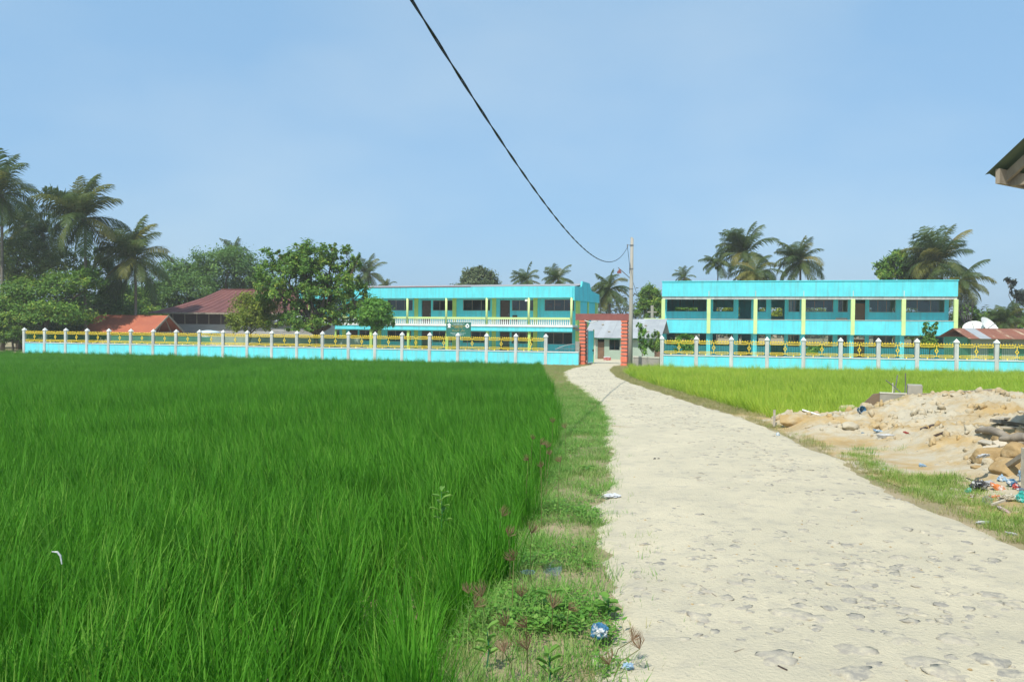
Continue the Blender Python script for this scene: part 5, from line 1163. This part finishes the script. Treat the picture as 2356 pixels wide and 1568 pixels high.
# litter
def crumple(name, mat, seed, sc, amp=.55, fr=1.9, sub=4):
    bm = bmesh.new(); bmesh.ops.create_icosphere(bm, subdivisions=sub, radius=1); o = Vector((seed * 2.3, seed * 1.1, seed * .7))
    for v in bm.verts:
        c = v.co.copy(); k = .75 + amp * .55 * mnoise.noise(c * fr + o) + amp * .9 * abs(mnoise.noise(c * fr * 1.7 + o)) + amp * .45 * abs(mnoise.noise(c * fr * 4.1 + o)) 
        sx = 1 + .5 * mnoise.noise(Vector((c.x * 1.2, seed, 0)))
        v.co = Vector((c.x * k * sc[0] * sx, c.y * k * sc[1], c.z * k * sc[2] * (.7 + .5 * abs(mnoise.noise(c * 2.2 + o * 1.3)))))
    me = bpy.data.meshes.new(name); bm.to_mesh(me); bm.free(); me.materials.append(mat); return me
def cup(name, mat, r0, r1, h):
    b = MB(); n = 14; vs, fs = [], []
    for (r, z) in ((r0, 0), (r1, h), (r1 * 1.08, h), (r1 * 1.08, h + .006), (r1 * .94, h + .004), (r0 * .92, .005)):
        for j in range(n): vs.append((r * math.cos(j * 6.2832 / n), r * math.sin(j * 6.2832 / n), z))
    for k in range(5):
        for j in range(n): fs.append((k * n + j, k * n + (j + 1) % n, (k + 1) * n + (j + 1) % n, (k + 1) * n + j))
    fs.append(tuple(range(n))[::-1]); fs.append(tuple(range(5 * n, 6 * n)))
    return b.add(vs, fs).mesh(name, mat, True)
q = GH(1380, 1458, .05); thing1('crumpled_bottle', crumple('crumpled_bottle', M['plastic_blue'], 1, (.062, .06, .065), .35, 2.2), 'crushed blue plastic ball-shaped litter at the road edge in front', 'litter', q + Vector((0, .02, .01)), (0, 0, 0), .85)
q = GH(1408, 1142, .02); thing1('plastic_bag', crumple('plastic_bag', M['plastic_white'], 2, (.085, .06, .025), .5, 2.4), 'small white plastic bag at the left edge of the road', 'litter', q + Vector((0, 0, .012)))
q = GH(1256, 1308, .04); thing1('plastic_cup', cup('plastic_cup', M['plastic_clear'], .035, .05, .10), 'clear plastic cup tipped over in the left verge', 'litter', q, (1.25, .3, .6))
q = GH(1215, 1315, .04); thing1('plastic_film', crumple('plastic_film', M['plastic_clear'], 3, (.05, .04, .015), .5, 2.5), 'clear crumpled plastic film beside the tipped cup', 'litter', q)
q = P(112, 1286, 5.0); thing1('plastic_strip', MB().tube([(.02, 0, .05), (.05, .01, .045), (.07, .01, .02), (.085, 0, -.03)], [.004, .008, .007, .004], 5).mesh('plastic_strip', M['plastic_white']), 'white plastic strip caught in the rice at lower left', 'litter', q)
q = GH(1445, 1536, .02); thing1('plastic_film', crumple('plastic_film', M['plastic_lightblue'], 4, (.03, .02, .02), .5, 2.5), 'small pale wrapper in the verge at the very bottom', 'litter', q + Vector((0, 0, .01)))
bar('wood_sliver', 'pale bent stick lying at the left edge of the road', 'stick', GH(1408, 978, .03), GH(1455, 983, .03), .05, .03, M['palewood'])
q = GH(1512, 1059, .02); o = thing1('rubber_scrap', crumple('rubber_scrap', M['plastic_black'], 5, (.11, .05, .012), .4, 2.5), 'flattened dark rubber scrap in the middle of the road', 'litter', q)
link('shred', crumple('shred', M['plastic_black'], 6, (.02, .015, .02), .4), o, (.02, 0, .02)); link('shred', crumple('shred', M['plastic_black'], 6, (.02, .015, .02), .4), o, (-.03, .01, .02))
q = GH(1503, 1103, .015); thing1('dead_leaf', crumple('dead_leaf', M['dead_leaf'], 7, (.06, .035, .012), .6, 2), 'curled brown leaf on the road below the rubber scrap', 'leaf', q)
q = GH(1533, 993, .015); thing1('dead_leaf', crumple('dead_leaf', M['paper_cream'], 8, (.08, .04, .014), .6, 2), 'pale curled leaf on the road above the rubber scrap', 'leaf', q)
q = GH(1750, 1060, .01); thing1('paper_scrap', crumple('paper_scrap', M['paper_cream'], 9, (.12, .05, .012), .6, 2), 'flattened cream paper on the road before the heap', 'litter', q)
q = GH(1790, 1000, .03); thing1('plastic_bottle', crumple('plastic_bottle', M['plastic_lightblue'], 10, (.035, .035, .06), .3, 2), 'small pale blue bottle standing at the right road edge', 'litter', q)
q = at_mound(1977, 943, .07); o = empty('blue_cup_on_stick', q); tag(o, 'blue plastic cup stuck on a stick at the edge of the heap', 'litter'); link('cup', cup('cup', M['plastic_blue'], .055, .075, .10), o, (0, 0, 0), (1.4, .2, .2)); MB().tube([(0, -.03, .0), (-.08, -.08, -.12)], .01, 5).build('stick', M['palewood'], o)
q = at_mound(2037, 1006, .02); o = empty('foam_tray', q, .3); tag(o, 'white foam food tray lying on the earth heap', 'litter')
b = MB(); vs = []
for (s_, z) in ((.10, 0), (.125, .05), (.115, .05), (.092, .01)): vs += [(-s_, -s_ * .62, z), (s_, -s_ * .62, z), (s_, s_ * .62, z), (-s_, s_ * .62, z)]
b.add(vs, [(3, 2, 1, 0), (12, 13, 14, 15)] + [(k * 4 + j, k * 4 + (j + 1) % 4, k * 4 + 4 + (j + 1) % 4, k * 4 + 4 + j) for k in range(3) for j in range(4)]).build('tray', M['plastic_white'], o)
LIT = [(2086, 997, 'plastic_red', (.06, .05, .025), 'red and white wrapper on the earth heap'), (2020, 993, 'plastic_lightblue', (.09, .05, .03), 'blue-grey plastic bundle above the white foam tray'), (2122, 1073, 'plastic_lightblue', (.05, .035, .03), 'pale blue wrapper on the bare earth before the boulders'), (2034, 1080, 'plastic_teal', (.025, .02, .01), 'tiny turquoise scrap at the tip of the grass strip'), (1985, 996, 'plastic_blue', (.03, .02, .01), 'tiny blue scrap left of the white foam tray'),
       (2252, 1128, 'plastic_black', (.10, .08, .09), 'dark grey knotted bag on the rubbish pile'), (2228, 1131, 'plastic_teal', (.08, .03, .02), 'flat turquoise wrapper left of the dark bag'), (2300, 1126, 'plastic_orange', (.11, .05, .03), 'orange wrapper right of the dark bag'), (2290, 1144, 'plastic_orange', (.06, .03, .02), 'small orange wrapper below the large orange one'), (2322, 1150, 'paper_cream', (.13, .07, .05), 'crumpled cream sack on the rubbish pile'),
       (2328, 1117, 'plastic_blue', (.06, .05, .06), 'blue packet standing on the rubbish pile'), (2340, 1124, 'plastic_red', (.05, .04, .04), 'red packet beside the blue one'), (2352, 1154, 'plastic_teal', (.07, .06, .08), 'turquoise plastic tub at the right edge of the rubbish'), (2352, 1128, 'plastic_white', (.05, .03, .02), 'white lid at the right edge above the turquoise tub'), (2272, 1160, 'plastic_clear', (.06, .05, .07), 'clear plastic cup half crushed below the rubbish pile'),
       (2310, 1175, 'paper_pink', (.1, .04, .02), 'pinkish paper in the grass below the rubbish'), (2262, 1204, 'plastic_white', (.08, .03, .02), 'white and blue tube in the grass strip'), (2330, 1230, 'plastic_white', (.05, .03, .015), 'white scrap in the grass at the lower right'), (2195, 1128, 'paper_cream', (.05, .03, .02), 'cream scrap at the left of the rubbish pile'), (2276, 1116, 'greysheet', (.07, .04, .04), 'grey crushed can behind the dark bag'),
       (2306, 1106, 'plastic_lightblue', (.05, .04, .05), 'pale blue bag behind the orange wrapper'), (2236, 1145, 'dead_leaf', (.05, .03, .02), 'brown husk below the dark bag'), (2262, 1048, 'plastic_white', (.16, .05, .025), 'white cloth draped over the largest ochre boulder'), (2354, 1108, 'plastic_lightblue', (.04, .05, .12), 'ribbed pale crate end at the right edge')]
for i, (px, py, mt_, s_, lab) in enumerate(LIT):
    lift = .30 if 'draped' in lab else .02
    q = at_mound(px, py, lift); thing1('litter_piece', crumple('litter_piece', M[mt_], 600 + i, s_, .55, 2.0), lab, 'litter', q + Vector((0, 0, s_[2] * .5 if 'draped' not in lab else 0)), (rng.normal(0, .25), rng.normal(0, .25), rng.normal(0, .6)))
bar('wooden_stake', 'pinkish grey board standing at the right edge by the boulders', 'stake', P(2357, 1122, 8.2), P(2357, 1030, 8.2), .07, .03, M['palewood'])
bar('forked_branch', 'grey branch leaning from the right edge over the boulders', 'branch', at_mound(2318, 1072, .1), P(2372, 1036, 8.6), .06, .05, M['greywood'])
bar('wood_sliver', 'dark stick on the bare earth above the rubbish pile', 'stick', at_mound(2225, 1100, .02), at_mound(2250, 1112, .02), .02, .02, M['darkwood'])
bar('wood_sliver', 'pale stick lying across the rubbish pile', 'stick', at_mound(2282, 1160, .06), at_mound(2312, 1150, .08), .02, .02, M['palewood'])
bar('wood_sliver', 'brown chip on the upper face of the heap', 'stick', at_mound(2120, 987, .02), at_mound(2150, 977, .02), .05, .03, M['darkwood'])
bar('wood_sliver', 'second brown chip lower on the face of the heap', 'stick', at_mound(2150, 1002, .02), at_mound(2172, 994, .02), .04, .03, M['darkwood'])

for i, (px, py, dx, dy, lab) in enumerate([(1690, 1498, 70, -14, 'brown twig lying on the near road beside a large stone'), (2150, 1328, 40, 22, 'thin brown twig on the right part of the road'), (1610, 1345, 55, 26, 'curved grey twig on the near left part of the road'), (1790, 1530, 30, 10, 'short dark twig at the very bottom of the road')]):
    bar('twig', lab, 'twig', GH(px, py, .035), GH(px + dx * .7, py + dy, 0.035), .006, .005, M['darkwood'] if i % 2 else M['greywood'])
# ------------------------------------------------------------------ weeds and seed heads of the left verge
M['seed'] = leafmat('seed_heads', [(.24, .14, .075), (.32, .20, .11), (.40, .27, .16), (.48, .35, .23)], .5, .8, 'tint')
M['stalk'] = leafmat('seed_stalks', [(.14, .17, .05), (.22, .21, .08)], .2, .7, 'tint')
heads = [(1078, 1365), (1108, 1372), (1092, 1395), (1155, 1187), (1170, 1234), (1223, 1226), (1182, 1288), (1200, 1372), (1272, 1398), (1308, 1402), (1163, 1440), (1212, 1442), (1455, 1472), (1472, 1492), (1214, 1494), (1160, 1500), (1402, 1528), (1225, 1010), (1243, 1022), (1258, 1030), (1265, 1046), (1272, 972), (1216, 1058), (1290, 1062), (1246, 1075), (1300, 985)]
places = ['standing highest at the rice edge', 'right of the highest ones at the rice edge', 'lowest of the three at the rice edge', 'alone against the dark rice', 'broad one at the rice edge', 'upright one between rice and verge', 'large blurred one before the rice', 'feathery one above the verge weeds', 'reddish one below the broad-leaved weed', 'wide one below the broad-leaved weed', 'thin one low in the verge', 'slanted one low in the verge', 'fanned out over the road edge', 'lower one over the road edge', 'dense one near the bottom', 'narrow one near the bottom', 'last one at the bottom of the verge']
for i, (px, py) in enumerate(heads):
    far = py < 1100; hgt = (.30 if py < 1300 else .14) if not far else .5
    q = GH(px, py, hgt); base = Vector((q.x - (.10 if px > 1390 else 0) + rng.normal(0, .03), q.y + .03 + rng.normal(0, .03), gz(q.y) - .02)); r = random.Random(i + 50)
    lab = ('brown feathery grass head, ' + places[i]) if i < len(places) else 'small brown grass head at the far rice edge, ' + ['leftmost of the upper row', 'second of the upper row', 'third of the upper row', 'lowest of the upper row', 'topmost of all', 'alone farthest left in the rice', 'nearest the road', 'below the upper row', 'high beside the verge'][i - len(places)]
    root = empty('fingergrass', base); tag(root, lab, 'seed head', 'brown grass heads along the left verge'); t = q - base
    b = MB().tube([(0, 0, 0), (t.x * .3, t.y * .3, t.z * .6), (t.x, t.y, t.z)], [.003, .0025, .002], 4, False); b.t = [r.random()] * len(b.v); b.build('stem', M['stalk'], root)
    b = MB(); ax = Vector((r.gauss(0, .6), r.gauss(0, .3), 1)).normalized(); ax2 = ax.cross(Vector((0, 1, 0))).normalized(); ax3 = ax.cross(ax2)
    L = (.085 if not far else .075) * r.uniform(.65, 1.15)
    for k in range(26):
        a = (k - 12.5) / 13; dv = (ax + ax2 * a * .62 + ax3 * r.gauss(0, .45) + ax2 * r.gauss(0, .1)).normalized(); e = t + dv * L * r.uniform(.8, 1.15); mdl = t.lerp(e, .5) + ax2 * (a * .016 + r.gauss(0, .004)) + Vector((0, 0, .004))
        n0 = len(b.v); b.tube([t, mdl, e], [.0006, .0014, .0004], 4, False); b.t += [r.random()] * (len(b.v) - n0)
    b.build('spikes', M['seed'], root)
def weed(label, px, py, n, ll, lw_, hgt, mat, seed, up=.5, z=None):
    q = GH(px, py, hgt * .6); r = random.Random(seed); root = empty('broadleaf_weed', (q.x, q.y, (gz(q.y) if z is None else z) - .01)); tag(root, label, 'weed', 'broad-leaved weeds')
    MB().tube([(0, 0, 0), (.01, 0, hgt * .5), (0, .01, hgt)], [.004, .0035, .002], 5).build('stem', M['bar_green'], root)
    for k in range(n):
        a = k * 2.4 + r.random() * .4; zz = hgt * (.35 + .65 * k / max(1, n - 1)); L = ll * r.uniform(.8, 1.15); d = Vector((math.cos(a), math.sin(a), up * r.uniform(.4, 1.2))).normalized(); s = Vector((-d.y, d.x, 0)).normalized()
        p0 = Vector((0, 0, zz)); vs = [p0]; 
        for t, w_ in ((.25, .7), (.5, 1), (.78, .7)): c = p0 + d * L * t - Vector((0, 0, .18 * L * t * t)); vs += [c - s * lw_ * w_ * .5 + Vector((0, 0, .012)), c - Vector((0, 0, .004)), c + s * lw_ * w_ * .5 + Vector((0, 0, .012))]
        vs.append(p0 + d * L - Vector((0, 0, .2 * L)))
        b = MB().add(vs, [(0, 1, 2), (0, 2, 3), (1, 4, 5, 2), (2, 5, 6, 3), (4, 7, 8, 5), (5, 8, 9, 6), (7, 10, 8), (8, 10, 9)]); b.t = [r.random()] * len(b.v); b.build('leaf', mat, root, True)
M['weed'] = leafmat('weed_leaves', [(.10, .24, .04), (.15, .31, .05), (.20, .37, .07)], .35)
weed('bright broad-leaved weed in the middle of the left verge', 1268, 1382, 6, .10, .042, .14, M['weed'], 1)
weed('pale round-leaved weed at the road edge above the blue litter', 1398, 1392, 8, .09, .055, .12, M['weed'], 2)
weed('leafy weed with pale leaf pairs standing up out of the green rice', 1015, 1128, 12, .12, .05, .42, M['weed'], 3, .6, -.25)
weed('low creeping weed with pale leaves along the far verge', 1352, 1076, 10, .12, .05, .07, M['weed'], 4, .1)
weed('small yellowish weed beside the rice in the lower verge', 1120, 1480, 9, .07, .03, .2, M['weed'], 5, .7)
weed('small bright weed at the very bottom of the verge', 1262, 1530, 9, .08, .022, .16, M['weed'], 6, .8)
